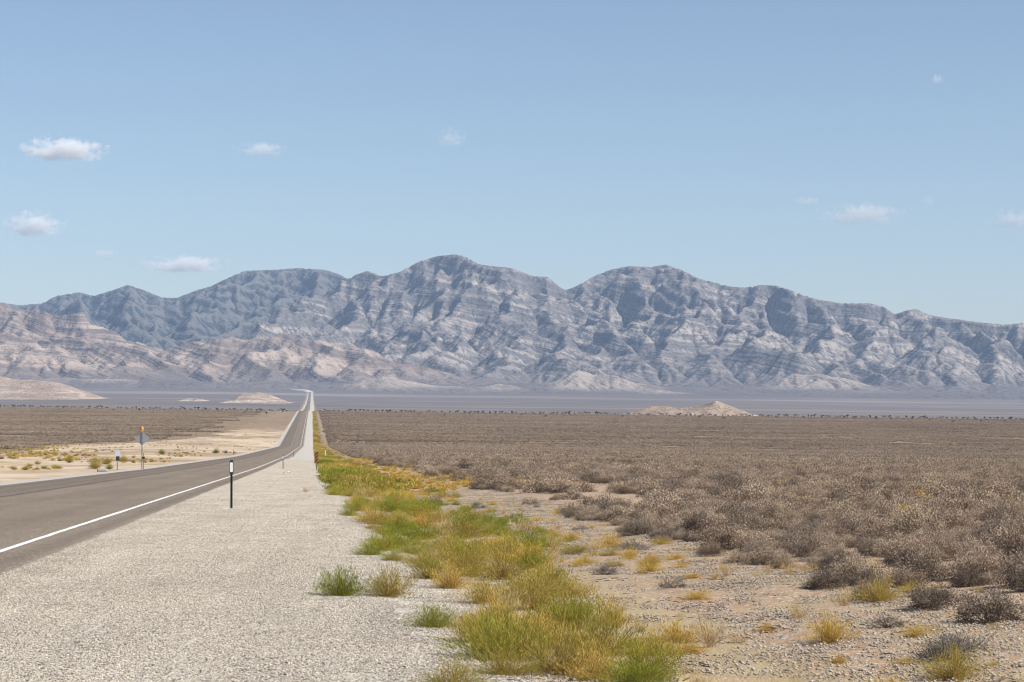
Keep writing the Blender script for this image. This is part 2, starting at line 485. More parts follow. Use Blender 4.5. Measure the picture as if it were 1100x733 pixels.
RIDGES = {
 'back': (.75, [
  [(-80, 333, 17500), (45, 328, 17500), (60, 319, 17500), (85, 315, 17500), (100, 319, 17500), (137, 307, 17500), (155, 313, 17500), (180, 322, 17500), (210, 313, 17500), (250, 297, 17500), (262, 292, 17500), (320, 290, 17500), (350, 291, 17500), (370, 298, 17500), (400, 315, 17200)],
  [(262, 292, 17500), (235, 322, 16300), (205, 345, 15200), (165, 365, 14000)],
  [(137, 307, 17500), (150, 335, 16200), (135, 352, 15200)],
  [(85, 315, 17500), (75, 338, 16200)],
  [(320, 290, 17500), (330, 310, 16500), (290, 330, 15400), (250, 352, 14400), (220, 366, 13700)],
  [(210, 313, 17500), (190, 340, 16000)]]),
 'main': (.86, [
  [(373, 301, 15600), (395, 292, 15600), (410, 297, 15600), (430, 293, 15500), (450, 282, 15400), (470, 276, 15400), (490, 273, 15300), (515, 284, 15300), (550, 288, 15200), (570, 296, 15200), (598, 308, 15200), (608, 313, 15300), (640, 298, 15300), (675, 287, 15200), (715, 285, 15100), (750, 300, 15000), (785, 309, 14900), (820, 307, 14800), (850, 313, 14700), (880, 323, 14600), (935, 327, 14500), (962, 338, 14400), (985, 333, 14300), (1020, 342, 14200), (1050, 346, 14200), (1080, 349, 14200), (1100, 347, 14200), (1180, 355, 14200)],
  [(373, 301, 15600), (345, 322, 14900), (310, 342, 14200), (270, 358, 13500)],
  [(410, 297, 15600), (385, 330, 14500), (355, 352, 13700), (330, 372, 13000)],
  [(430, 293, 15500), (415, 325, 14500), (395, 350, 13700), (400, 378, 12800)],
  [(470, 276, 15400), (455, 312, 14500), (440, 345, 13600), (450, 375, 12700), (440, 398, 12000)],
  [(490, 273, 15300), (515, 308, 14400), (498, 342, 13500), (480, 375, 12700), (490, 400, 12000)],
  [(455, 312, 14500), (480, 335, 13900), (470, 355, 13300)],
  [(550, 288, 15200), (548, 318, 14400), (568, 352, 13200), (545, 375, 12600), (521, 395, 12000)],
  [(568, 352, 13200), (604, 372, 12500), (635, 395, 12000)],
  [(585, 303, 15200), (587, 322, 14500), (612, 350, 13600), (645, 383, 12600), (660, 400, 12000)],
  [(640, 298, 15300), (648, 330, 14300), (672, 360, 13300), (690, 388, 12400)],
  [(675, 287, 15200), (690, 322, 14400), (702, 348, 13600)],
  [(715, 285, 15100), (751, 323, 14000), (790, 341, 13500), (826, 358, 12900), (845, 385, 12200)],
  [(751, 323, 14000), (735, 352, 13200), (722, 380, 12500)],
  [(790, 341, 13500), (775, 372, 12700), (760, 395, 12100)],
  [(820, 307, 14800), (800, 330, 14200), (808, 346, 13700)],
  [(850, 313, 14700), (885, 342, 13700), (895, 370, 12900), (880, 400, 12000)],
  [(880, 323, 14600), (925, 348, 13700), (955, 375, 12900), (940, 402, 12000)],
  [(955, 375, 12900), (1000, 395, 12200)],
  [(985, 333, 14300), (990, 358, 13500), (1020, 385, 12600), (1030, 408, 11900)],
  [(1020, 342, 14200), (1050, 368, 13400), (1080, 395, 12500)],
  [(1080, 349, 14200), (1115, 380, 13200), (1140, 405, 12300)]]),
 'foot': (.6, [
  [(-100, 318, 13200), (0, 326, 13000), (20, 329, 13000), (60, 332, 12900), (90, 340, 12800), (120, 358, 12500), (150, 380, 12000), (175, 402, 11500)],
  [(20, 329, 13000), (30, 358, 12200), (45, 385, 11500)],
  [(-60, 345, 12000), (0, 362, 11700), (55, 378, 11400), (110, 402, 11100)],
  [(60, 332, 12900), (80, 362, 12200), (120, 390, 11500)],
  [(160, 385, 12600), (200, 370, 12500), (230, 365, 12400), (300, 361, 12300), (345, 363, 12200), (380, 369, 12200), (430, 388, 11900), (470, 404, 11500)],
  [(230, 365, 12400), (222, 385, 11800), (205, 404, 11300)],
  [(300, 361, 12300), (285, 385, 11700), (290, 403, 11300)],
  [(345, 363, 12200), (345, 388, 11600), (365, 405, 11200)],
  [(380, 369, 12200), (400, 392, 11600), (390, 408, 11200)]]),
 'pale': (.6, [
  [(375, 402, 10900), (420, 397, 10900), (455, 404, 10900)],
  [(505, 412, 10800), (530, 407, 10800), (548, 413, 10800)],
  [(590, 405, 11000), (622, 394, 11100), (645, 396, 11100), (672, 405, 11000)],
  [(680, 414, 10700), (712, 412, 10700), (735, 416, 10700)],
  [(830, 402, 11600), (870, 398, 11600), (905, 408, 11500)],
  [(60, 404, 10900), (140, 404, 11100)]]),
}
SKYL = np.array([(-120, 330), (0, 325), (20, 328), (45, 326), (60, 318), (85, 314), (100, 318), (120, 312), (137, 306), (155, 312), (175, 320), (190, 320), (210, 312), (225, 308), (250, 296), (262, 291), (290, 290), (320, 288), (350, 290), (368, 296), (373, 300), (385, 294), (395, 291), (410, 297), (430, 292), (450, 281), (470, 275), (490, 273), (500, 276), (515, 284), (530, 286), (550, 288), (570, 296), (590, 298), (598, 306), (608, 312), (620, 307), (640, 296), (655, 290), (675, 286), (700, 287), (715, 284), (735, 291), (750, 299), (765, 303), (785, 308), (800, 309), (820, 306), (835, 307), (850, 312), (865, 318), (880, 322), (905, 326), (935, 326), (950, 330), (962, 338), (975, 333), (985, 332), (1000, 339), (1020, 342), (1050, 346), (1080, 349), (1100, 347), (1220, 352)])


def blur3(a, n=1):
    for _ in range(n):
        p = np.pad(a, 1, mode='edge')
        a = (p[:-2, 1:-1] + p[2:, 1:-1] + p[1:-1, :-2] + p[1:-1, 2:] + 4 * p[1:-1, 1:-1]) / 8
    return a


def erode(h, c, its, K, rng, sweeps=30, slump=1.0):
    """running water cuts branching valleys: steepest descent, drained area, stream power"""
    ny, nx = h.shape
    offs = [(dy, dx) for dy in (-1, 0, 1) for dx in (-1, 0, 1) if dx or dy]
    A = np.ones(h.size)
    base = np.arange(h.size).reshape(ny, nx)
    for it in range(its):
        if it % 8 == 0: h = h + rng.rand(ny, nx) * .25
        p = np.pad(h, 1, constant_values=1e9)
        best = np.zeros((ny, nx)); rec = base.copy()
        for dy, dx in offs:
            s_ = (h - p[1 + dy:ny + 1 + dy, 1 + dx:nx + 1 + dx]) / (c * math.hypot(dx, dy))
            m = s_ > best
            best = np.where(m, s_, best); rec = np.where(m, base + dy * nx + dx, rec)
        r = rec.ravel(); down = (best.ravel() > 0)
        rd = r[down]
        for _ in range(sweeps if it else sweeps * 7):
            A = 1 + np.bincount(rd, weights=A[down], minlength=h.size)
        drop = best * c
        dh = np.minimum(K * np.sqrt(A).reshape(ny, nx) * best, .45 * drop)
        h = h - dh
        # steep flanks slump
        if it % 3 == 0:
            hb = blur3(h); st = sstep(.75, 1.3, best)
            h = h * (1 - .5 * st * slump) + hb * .5 * st * slump
            h = h * (1 - .01 * slump) + hb * .01 * slump
    return h


def build_mountains():
    c = 18.0
    xs = np.arange(-5000, 5001, c); ys = np.arange(9900, 18900, c)
    X, Y = np.meshgrid(xs, ys)
    G = H(X, Y)
    wx = X + 170 * fbm(X / 900, Y / 900, 4, 2) + 45 * fbm(X / 210, Y / 210, 3, 5)
    wy = Y + 240 * fbm(X / 900, Y / 900, 4, 8) + 60 * fbm(X / 210, Y / 210, 3, 6)
    best = np.full(X.shape, 0.0)
    groups = {}
    for g, (k, lines) in RIDGES.items():
        hg = np.zeros(X.shape)
        for ln in lines:
            P = [np.array(img(*p)) for p in ln]
            for a, b in zip(P[:-1], P[1:]):
                ab = b[:2] - a[:2]; L2 = ab @ ab
                t = np.clip(((wx - a[0]) * ab[0] + (wy - a[1]) * ab[1]) / L2, 0, 1)
                d = np.hypot(wx - a[0] - t * ab[0], wy - a[1] - t * ab[1])
                z = a[2] + (b[2] - a[2]) * t
                rel = np.maximum(z - G, 1)
                kk = k * (.85 + .3 * (pnoise(X / 600, Y / 600, 14) + .5))
                hh = rel * np.exp(-kk * d / rel * 1.05)
                hg = np.maximum(hg, hh)
        groups[g] = hg
    best = np.maximum.reduce(list(groups.values()))
    rel = best
    amp = np.clip(rel / 420, 0, 1.1)
    rd = ridged(wx / 950, wy / 950, 5, 50) - .75
    rd2 = ridged(X / 300, Y / 300, 4, 61) - .75
    h = rel + amp * (55 * rd + 20 * rd2) + np.clip(rel / 120, 0, 1) * 9 * fbm(X / 90, Y / 90, 3, 71)
    h = np.maximum(h, 0)
    Ht = erode(G + h, c, 100, .125, np.random.RandomState(3))
    h = np.where(h > .5, Ht - G, np.minimum(h, Ht - G))
    # finer grid
    c2 = 9.0
    x2 = np.arange(-4950, 4950, c2); y2 = np.arange(9910, 18800, c2)

    def up(a):
        fx = (x2 - xs[0]) / c; fy = (y2 - ys[0]) / c
        xi = fx.astype(int); yi = fy.astype(int); tx = fx - xi; ty = (fy - yi)[:, None]
        r0 = a[yi][:, xi] * (1 - tx) + a[yi][:, xi + 1] * tx
        r1 = a[yi + 1][:, xi] * (1 - tx) + a[yi + 1][:, xi + 1] * tx
        return r0 * (1 - ty) + r1 * ty
    h2 = up(h); X2, Y2 = np.meshgrid(x2, y2); G2_ = up(G)
    h2 = h2 + np.clip(h2 / 100, 0, 1) * 5 * fbm(X2 / 45, Y2 / 45, 3, 85)
    h2 = erode(G2_ + h2, c2, 16, .10, np.random.RandomState(6), 14, .35) - G2_
    am = np.clip(h2 / 160, 0, 1)
    h2 = h2 + am * (3.5 * (ridged(X2 / 110, Y2 / 110, 3, 81) - .7) + 3.5 * fbm(X2 / 40, Y2 / 40, 2, 83))
    # ledges of the bedded limestone
    bed = up(sstep(-20, 60, groups['main'] - groups['foot'])) * sstep(120, 330, h2)
    s = h2 + .19 * X2 + 60 * fbm(X2 / 1300, Y2 / 1300, 3, 90)
    per = 76.0
    ph = (s / per) % 1.0
    terr = (sstep(.0, .32, ph) - ph) * per
    h2 = h2 + bed * terr * .24 * (.5 + sstep(-.2, .3, fbm(X2 / 700, Y2 / 700, 3, 95)))
    G2 = G2_
    h2 = h2 * sstep(10250, 11100, Y2 + 160 * pnoise(X2 / 700, Y2 / 700, 99))
    Z = G2 + np.maximum(h2, -1) - 2 * (1 - sstep(0, 3, h2))
    # settle the skyline
    for it in range(3):
        el = (Z - EYE) / Y2
        A = X2 / Y2
        bins = np.linspace(-.27, .27, 800)
        bi = np.clip(((A + .27) / .54 * 799).round().astype(int), 0, 799)
        mx = np.zeros(800); np.maximum.at(mx, bi.ravel(), el.ravel())
        tgt = (HY - np.interp(550 + bins * FPX, SKYL[:, 0], SKYL[:, 1])) / FPX
        rat = np.clip(tgt / np.maximum(mx, 1e-3), .6, 1.6)
        kern = np.hanning(11 if it < 2 else 5); kern /= kern.sum()
        rat = np.convolve(np.pad(rat, len(kern) // 2, mode='edge'), kern, mode='valid')
        rr = np.interp(A, bins, rat); tt = np.interp(A, bins, tgt)
        w = sstep(.25, .85, el / tt)
        Z = EYE + (Z - EYE) * (1 + (rr - 1) * w)
    edge = sstep(-1.5, 0, -np.maximum(np.abs(X2) / 4950 - 0, 0) * 1.0)
    warm = up(np.clip(sstep(-40, 40, groups['foot'] - np.maximum(groups['main'], groups['back'])), 0, 1))
    dark = up(np.clip(sstep(-30, 60, groups['back'] - np.maximum(groups['main'], groups['foot'])), 0, 1))
    pale = up(np.clip(sstep(-5, 25, groups['pale'] - np.maximum(groups['main'], groups['foot'])), 0, 1))
    relh = np.clip(h2, 0, 2000) / 1000
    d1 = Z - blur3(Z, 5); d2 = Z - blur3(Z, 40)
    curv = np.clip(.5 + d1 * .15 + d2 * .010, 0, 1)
    nr, nc = X2.shape
    idx = np.arange(nr * nc).reshape(nr, nc)
    F = np.stack([idx[:-1, :-1], idx[:-1, 1:], idx[1:, 1:], idx[1:, :-1]], -1).reshape(-1, 4)
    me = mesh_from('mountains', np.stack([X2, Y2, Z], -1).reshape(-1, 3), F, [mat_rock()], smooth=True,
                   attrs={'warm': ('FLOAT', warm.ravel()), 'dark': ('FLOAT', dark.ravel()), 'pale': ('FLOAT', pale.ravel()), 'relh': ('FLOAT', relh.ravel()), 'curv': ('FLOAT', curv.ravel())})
    tag(link('mountains', me), kind='structure')


def mat_rock():
    m = bpy.data.materials.new('bedded_limestone'); nt = NT(m)
    geo = nt.n('ShaderNodeNewGeometry'); pos = geo.outputs['Position']
    xyz = nt.n('ShaderNodeSeparateXYZ'); nt.t.links.new(pos, xyz.inputs[0])
    nrm = nt.n('ShaderNodeSeparateXYZ'); nt.t.links.new(geo.outputs['Normal'], nrm.inputs[0])
    warp = nt.noise(pos, .0006, 3, .5)
    s = nt.math('MULTIPLY_ADD', warp, 520, nt.math('MULTIPLY_ADD', xyz.outputs[0], .19, xyz.outputs[2]))
    cv = nt.n('ShaderNodeCombineXYZ'); nt.t.links.new(nt.math('MULTIPLY', s, .022), cv.inputs[2])
    nt.t.links.new(nt.math('MULTIPLY', xyz.outputs[0], .00028), cv.inputs[0])
    nt.t.links.new(nt.math('MULTIPLY', xyz.outputs[1], .00028), cv.inputs[1])
    band = nt.noise(cv.outputs[0], 1, 4, .75)
    bandf = nt.ramp(band, [(.43, 0), (.50, .25), (.55, .8), (.62, 1)])
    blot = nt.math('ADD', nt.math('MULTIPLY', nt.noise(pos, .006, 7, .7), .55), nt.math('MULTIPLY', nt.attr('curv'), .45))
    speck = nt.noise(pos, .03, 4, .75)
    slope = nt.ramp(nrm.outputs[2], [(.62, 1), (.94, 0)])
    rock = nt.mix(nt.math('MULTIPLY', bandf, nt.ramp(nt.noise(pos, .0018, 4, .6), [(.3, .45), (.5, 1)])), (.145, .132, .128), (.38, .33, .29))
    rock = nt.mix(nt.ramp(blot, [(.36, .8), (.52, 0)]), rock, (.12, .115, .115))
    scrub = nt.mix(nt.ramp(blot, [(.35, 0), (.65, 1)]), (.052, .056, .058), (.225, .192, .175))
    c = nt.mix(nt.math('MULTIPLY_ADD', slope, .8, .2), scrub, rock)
    c = nt.mix(nt.ramp(speck, [(.50, 0), (.62, .85)]), c, (.045, .052, .048))
    # reddish foothills
    wb = nt.mix(bandf, (.165, .128, .105), (.42, .33, .265))
    wb = nt.mix(nt.ramp(nt.noise(pos, .0022, 6, .6), [(.45, 0), (.62, .8)]), wb, (.22, .165, .14))
    wb = nt.mix(nt.ramp(speck, [(.52, 0), (.66, .7)]), wb, (.10, .09, .075))
    c = nt.mix(nt.math('MULTIPLY', nt.attr('warm'), .9), c, wb)
    dk = nt.mix(nt.ramp(blot, [(.4, 0), (.65, 1)]), (.035, .045, .048), (.135, .13, .125))
    c = nt.mix(nt.math('MULTIPLY', nt.attr('dark'), .95), c, dk)
    # washed talus low down
    low = nt.ramp(nt.attr('relh'), [(.015, 1), (.10, 0)])
    lowf = nt.math('MULTIPLY', low, .8)
    c = nt.mix(lowf, c, nt.mix(nt.noise(nt.vec(pos, (.4, 1, 1)), .004, 6, .7), (.10, .095, .098), (.21, .185, .175)))
    pl = nt.mix(nt.noise(pos, .006, 6, .65), (.24, .20, .17), (.42, .355, .30))
    c = nt.mix(nt.math('MULTIPLY', nt.attr('pale'), nt.ramp(blot, [(.35, .35), (.6, .95)])), c, pl)
    hgt = nt.math('ADD', nt.math('MULTIPLY', nt.noise(pos, .028, 5, .65), 13), nt.math('MULTIPLY', band, 20))
    b = nt.n('ShaderNodeBump', {'Strength': 1.0, 'Distance': 1.3, 'Height': hgt})
    nt.out(bsdf(nt, c, .95, b.outputs[0], spec=.08).outputs[0])
    return m


build_mountains()


def mat_hill():
    m = bpy.data.materials.new('pale_badland'); nt = NT(m)
    pos = nt.n('ShaderNodeNewGeometry').outputs['Position']
    xyz = nt.n('ShaderNodeSeparateXYZ'); nt.t.links.new(pos, xyz.inputs[0])
    f = nt.noise(pos, .02, 7, .65)
    c = nt.mix(f, (.20, .145, .115), (.46, .36, .28))
    st = nt.noise(nt.vec(pos, (.05, .05, 1)), .12, 3, .6)
    c = nt.mix(nt.ramp(st, [(.5, 0), (.62, .5)]), c, (.62, .53, .44))
    c = nt.mix(nt.ramp(nt.noise(pos, .11, 4, .7), [(.55, 0), (.66, .6)]), c, (.17, .13, .10))
    b = nt.n('ShaderNodeBump', {'Strength': .7, 'Distance': 1.0, 'Height': nt.math('MULTIPLY', nt.noise(pos, .04, 5, .65), 22)})
    nt.out(bsdf(nt, c, .95, b.outputs[0], spec=.08).outputs[0])
    return m


M_hill = mat_hill()


def hill(prof, D, depth, seed):
    """low isolated hill with its own depth; prof = crest seen in the photograph"""
    prof = np.array(prof, float)
    px = np.linspace(prof[0, 0], prof[-1, 0], 140)
    xs = (px - 550) / FPX * D
    crest = EYE + (HY - np.interp(px, prof[:, 0], prof[:, 1])) / FPX * D
    v = np.linspace(-1, 1, 60)
    X, Vv = np.meshgrid(xs, v)
    Y = D + Vv * depth
    g = H(X, Y)
    rel = np.maximum(np.interp(X, xs, crest) - H(X, np.full_like(X, D)), 0)
    wob = .25 * fbm(X / (depth * .7), Y / (depth * .7), 3, seed)
    prof_v = np.clip(1 - np.abs(Vv + wob) ** 1.3, 0, 1) ** 1.2 * (1 - sstep(.7, .97, np.abs(Vv)))
    hh = rel * prof_v * (1 + .30 * (ridged(X / (depth * .45), Y / (depth * .9), 4, seed + 5) - .8) * (1 - prof_v * .8))
    Z = g + hh - 1.5 * (1 - sstep(0, 2, hh)) - .5
    nr, nc = X.shape
    idx = np.arange(nr * nc).reshape(nr, nc)
    F = np.stack([idx[:-1, :-1], idx[:-1, 1:], idx[1:, 1:], idx[1:, :-1]], -1).reshape(-1, 4)
    me = mesh_from('hill', np.stack([X, Y, Z], -1).reshape(-1, 3), F, [M_hill], smooth=True)
    tag(link('hill', me), kind='structure')


hill([(-110, 425), (-60, 404), (-20, 403), (20, 407), (45, 409), (62, 411), (85, 419), (108, 430)], 7000, 420, 3)
hill([(238, 434), (252, 427), (262, 422), (276, 420.5), (290, 424), (304, 430), (318, 435)], 6300, 230, 9)
hill([(665, 446), (685, 440), (700, 435.5), (715, 436), (733, 438.5), (750, 435), (768, 430.5), (780, 434), (796, 440), (815, 448)], 3500, 130, 15)
hill([(184, 433), (200, 428), (214, 428), (232, 433)], 6600, 120, 27)

# ------------------------------------------------------------------ plants
def mat_plant(name, stops_tip, stops_base, mid=.45, rough=.75, trans=.25, hv=.5):
    """colour of twigs and leaves from base to tip, varied from plant to plant"""
    m = bpy.data.materials.new(name); nt = NT(m)
    rnd = nt.n('ShaderNodeObjectInfo').outputs['Random']
    r = nt.math('FRACT', nt.math('ADD', nt.math('MULTIPLY', nt.attr('rnd'), 1.0), rnd))
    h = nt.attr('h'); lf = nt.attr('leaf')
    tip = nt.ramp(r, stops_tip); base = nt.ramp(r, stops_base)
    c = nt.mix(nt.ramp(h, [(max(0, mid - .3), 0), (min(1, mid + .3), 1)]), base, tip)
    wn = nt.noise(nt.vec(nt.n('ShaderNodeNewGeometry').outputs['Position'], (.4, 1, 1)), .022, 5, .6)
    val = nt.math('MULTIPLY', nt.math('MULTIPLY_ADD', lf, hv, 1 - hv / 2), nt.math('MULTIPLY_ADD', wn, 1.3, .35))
    hs = nt.n('ShaderNodeHueSaturation', {'Color': c, 'Value': val})
    b = bsdf(nt, hs.outputs[0], rough, spec=.15)
    t = nt.n('ShaderNodeBsdfTranslucent'); nt.t.links.new(hs.outputs[0], t.inputs[0])
    mx = nt.n('ShaderNodeMixShader', {0: trans}); nt.t.links.new(b.outputs[0], mx.inputs[1]); nt.t.links.new(t.outputs[0], mx.inputs[2])
    nt.out(mx.outputs[0])
    return m


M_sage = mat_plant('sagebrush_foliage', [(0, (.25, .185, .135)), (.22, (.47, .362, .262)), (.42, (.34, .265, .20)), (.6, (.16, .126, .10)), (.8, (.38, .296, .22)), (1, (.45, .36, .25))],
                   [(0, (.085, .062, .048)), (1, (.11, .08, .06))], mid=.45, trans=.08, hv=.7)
M_twig = simple('dead_wood', (.13, .10, .08), .9, scale=20)
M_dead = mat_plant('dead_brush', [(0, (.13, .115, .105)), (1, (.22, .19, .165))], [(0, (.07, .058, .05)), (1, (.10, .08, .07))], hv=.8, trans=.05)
M_green = mat_plant('green_brush', [(0, (.205, .25, .028)), (.5, (.28, .30, .038)), (1, (.38, .34, .05))],
                    [(0, (.24, .20, .045)), (1, (.40, .26, .075))], mid=.42, trans=.35)
M_olive = mat_plant('olive_brush', [(0, (.36, .30, .06)), (.5, (.44, .32, .08)), (1, (.28, .27, .05))],
                    [(0, (.42, .27, .10)), (1, (.35, .25, .08))], mid=.45, trans=.3)
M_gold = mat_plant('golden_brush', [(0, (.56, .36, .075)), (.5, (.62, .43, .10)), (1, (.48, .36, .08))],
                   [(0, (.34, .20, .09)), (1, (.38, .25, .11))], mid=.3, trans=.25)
M_straw = mat_plant('straw_grass', [(0, (.60, .46, .24)), (1, (.55, .38, .18))], [(0, (.42, .27, .14)), (1, (.36, .25, .15))], mid=.3, trans=.25)
MATS = [M_sage, M_twig, M_dead, M_green, M_olive, M_gold, M_straw]
MI = {m.name: i for i, m in enumerate(MATS)}


def slivers(P, D, L, W, rng, h, rnd, mat):
    """thin triangles starting at P running along D"""
    n = len(P)
    D = D / (np.linalg.norm(D, axis=1, keepdims=True) + 1e-9)
    r = rng.randn(n, 3); a = np.cross(D, r); a /= np.linalg.norm(a, axis=1, keepdims=True) + 1e-9
    W = np.broadcast_to(W, (n,))[:, None]; L = np.broadcast_to(L, (n,))[:, None]
    V = np.empty((n, 4, 3))
    V[:, 0] = P - a * W * .25; V[:, 1] = P + a * W * .25
    V[:, 2] = P + D * L * .6 + a * W * .5; V[:, 3] = P + D * L - a * W * .1
    F = np.arange(n * 4).reshape(n, 4)
    hh = np.repeat(np.clip(h, 0, 1), 4); lf = np.repeat(rng.rand(n), 4)
    return dict(V=V.reshape(-1, 3), F=F, h=hh, leaf=lf, rnd=np.full(n * 4, rnd), mi=np.full(n, mat))


def merge(parts):
    V, F, h, lf, rn, mi, o = [], [], [], [], [], [], 0
    for p in parts:
        V.append(p['V']); F.append(p['F'] + o); o += len(p['V'])
        h.append(p['h']); lf.append(p['leaf']); rn.append(p['rnd']); mi.append(p['mi'])
    return dict(V=np.concatenate(V), F=np.concatenate(F), h=np.concatenate(h), leaf=np.concatenate(lf), rnd=np.concatenate(rn), mi=np.concatenate(mi))


def moved(p, x, y, z, s, rz, rnd=None):
    c_, s_ = math.cos(rz), math.sin(rz)
    V = p['V'] * s
    V = np.stack([V[:, 0] * c_ - V[:, 1] * s_ + x, V[:, 0] * s_ + V[:, 1] * c_ + y, V[:, 2] + z], -1)
    q = dict(p); q['V'] = V
    if rnd is not None: q['rnd'] = np.full(len(V), rnd)
    return q


def dome_dirs(rng, n, low=.05):
    z = low + (1 - low) * rng.rand(n); a = rng.rand(n) * 2 * np.pi
    r = np.sqrt(1 - z * z)
    return np.stack([r * np.cos(a), r * np.sin(a), z], -1)


def lump(d, seed, amp=.35):
    a = np.arctan2(d[:, 1], d[:, 0])
    return 1 + amp * (pnoise(np.cos(a) * 1.6 + seed, np.sin(a) * 1.6 + d[:, 2] * 2.2, seed) + .6 * pnoise(np.cos(a) * 4 + seed, np.sin(a) * 4 + d[:, 2] * 5, seed + 3))


def sage(rng, n, R_=.5, Hh=.62, leaf=.05, wid=.012, mat='sagebrush_foliage', stems=26, rnd=None):
    """rounded twiggy bush of unit-ish size: foliage and stems"""
    sd = rng.randint(1000); rnd = rng.rand() if rnd is None else rnd
    # a bush is made of several leafy sprays
    ns = 16
    cd = dome_dirs(rng, ns, .12)
    cr = (.62 + .3 * rng.rand(ns)) * lump(cd, sd, .5)
    C = cd * cr[:, None]
    k = rng.randint(0, ns, n)
    off = rng.randn(n, 3) * .135; off[:, 2] *= .8
    P = C[k] * (1 + .12 * rng.randn(n, 1)) + off
    far_ = rng.rand(n) < .4
    d2 = dome_dirs(rng, n, 0); rr = (.45 + .5 * rng.rand(n) ** .5) * lump(d2, sd, .45)
    P = np.where(far_[:, None], d2 * rr[:, None], P)
    P[:, 2] = np.abs(P[:, 2]) + .02
    D = P / (np.linalg.norm(P, axis=1, keepdims=True) + 1e-6) + rng.randn(n, 3) * .85 + np.array([0, 0, .15])
    h = P[:, 2] * .75 + .25 * np.linalg.norm(P, axis=1)
    P = P * np.array([R_, R_, Hh])
    fol = slivers(P, D, leaf * (.6 + .8 * rng.rand(n)), wid * (.6 + .8 * rng.rand(n)), rng, h, rnd, MI[mat])
    st = []
    sdirs = dome_dirs(rng, stems, .15)
    for d in sdirs:
        m = 3
        p = np.array([rng.randn() * .04, rng.randn() * .04, 0.])
        for j in range(m):
            q = p + (d * np.array([R_, R_, Hh])) * .32 + rng.randn(3) * .025
            st.append((p, q - p, 1 - j / m)); p = q
    SP = np.array([a for a, _, _ in st]); SD = np.array([b for _, b, _ in st]); SW = np.array([c for _, _, c in st])
    stm = slivers(SP, SD, np.linalg.norm(SD, axis=1) * 1.25, .018 * SW + .006, rng, SP[:, 2] / Hh * .5, rnd, MI['dead_wood'] if mat != 'dead_brush' else MI['dead_brush'])
    return fol, stm


def brush(rng, stems=60, per=12, R_=.42, Hh=.48, mat='green_brush', leaf=.07, wid=.008, spread=.75, rnd=None, basew=.1):
    """feathery clump: stems fan out of one root, fine shoots along them"""
    rnd = rng.rand() if rnd is None else rnd
    Ps, Ds, Ls, Ws, hs = [], [], [], [], []
    SP, SD, SL = [], [], []
    sd = rng.randint(1000)
    dirs = dome_dirs(rng, stems, 1 - spread)
    lf = lump(dirs, sd, .4)
    for i in range(stems):
        d = dirs[i] * np.array([R_, R_, Hh]) * (.65 + .45 * rng.rand()) * lf[i]
        b = np.array([rng.randn() * basew * R_, rng.randn() * basew * R_, 0])
        L = np.linalg.norm(d)
        t = np.sort(rng.rand(per) ** .7)
        bend = np.array([0, 0, -.15 * L])
        pt = b + d * t[:, None] + bend * (t ** 2)[:, None] + rng.randn(per, 3) * .02 * R_ / .4
        Ps.append(pt); Ds.append(d / L + rng.randn(per, 3) * .42 + np.array([0, 0, .35]))
        Ls.append(leaf * (.6 + .8 * rng.rand(per))); Ws.append(np.full(per, wid)); hs.append(t)
        SP.append(b); SD.append(d); SL.append(L)
    fol = slivers(np.concatenate(Ps), np.concatenate(Ds), np.concatenate(Ls), np.concatenate(Ws), rng, np.concatenate(hs), rnd, MI[mat])
    fol['V'][:, 2] = np.maximum(fol['V'][:, 2], .0)
    stm = slivers(np.array(SP), np.array(SD), np.array(SL) * .95, wid * .9, rng, np.full(stems, .3), rnd, MI[mat])
    return fol, stm


def plant_mesh(name, p):
    used = sorted(set(p['mi'].tolist())); mp = {u: i for i, u in enumerate(used)}
    return mesh_from(name, p['V'], p['F'], [MATS[u] for u in used], mi=[mp[x] for x in p['mi']],
                     attrs={'h': ('FLOAT', p['h']), 'leaf': ('FLOAT', p['leaf']), 'rnd': ('FLOAT', p['rnd'])})


rg = np.random.RandomState(42)
LIB = {}


def lib(key, n, fn):
    LIB[key] = []
    for i in range(n):
        fol, stm = fn(i)
        LIB[key].append(dict(full=merge([fol, stm]), fol=fol, stm=stm, m_full=None, m_fol=None, m_stm=None))


lib('sage_hi', 8, lambda i: sage(rg, 5800, leaf=.032, wid=.016, stems=44, Hh=.45))
lib('sage_mid', 5, lambda i: sage(rg, 900, leaf=.06, wid=.040, stems=12, Hh=.45))
lib('sage_mid2', 5, lambda i: sage(rg, 2300, leaf=.042, wid=.023, stems=20, Hh=.45))
lib('sage_lo', 4, lambda i: sage(rg, 90, leaf=.16, wid=.13, stems=1, Hh=.5))
lib('dead', 3, lambda i: sage(rg, 1300, leaf=.09, wid=.010, Hh=.45, mat='dead_brush', stems=50))
lib('green', 5, lambda i: brush(rg, 130, 36, mat='green_brush', Hh=.37, leaf=.03, wid=.0062))
lib('olive', 5, lambda i: brush(rg, 130, 32, mat='olive_brush', Hh=.37, leaf=.03, wid=.0062))
lib('gold', 5, lambda i: brush(rg, 130, 28, mat='golden_brush', Hh=.37, spread=.78, leaf=.03, wid=.0062))
lib('straw', 4, lambda i: brush(rg, 45, 7, mat='straw_grass', Hh=.42, R_=.3, leaf=.09, spread=.6, wid=.007))
lib('green_lo', 3, lambda i: brush(rg, 55, 7, mat='green_brush', leaf=.085, wid=.028, Hh=.36))
lib('olive_lo', 3, lambda i: brush(rg, 55, 7, mat='olive_brush', leaf=.085, wid=.028, Hh=.36))
lib('gold_lo', 3, lambda i: brush(rg, 50, 6, mat='golden_brush', leaf=.085, wid=.026, Hh=.36))

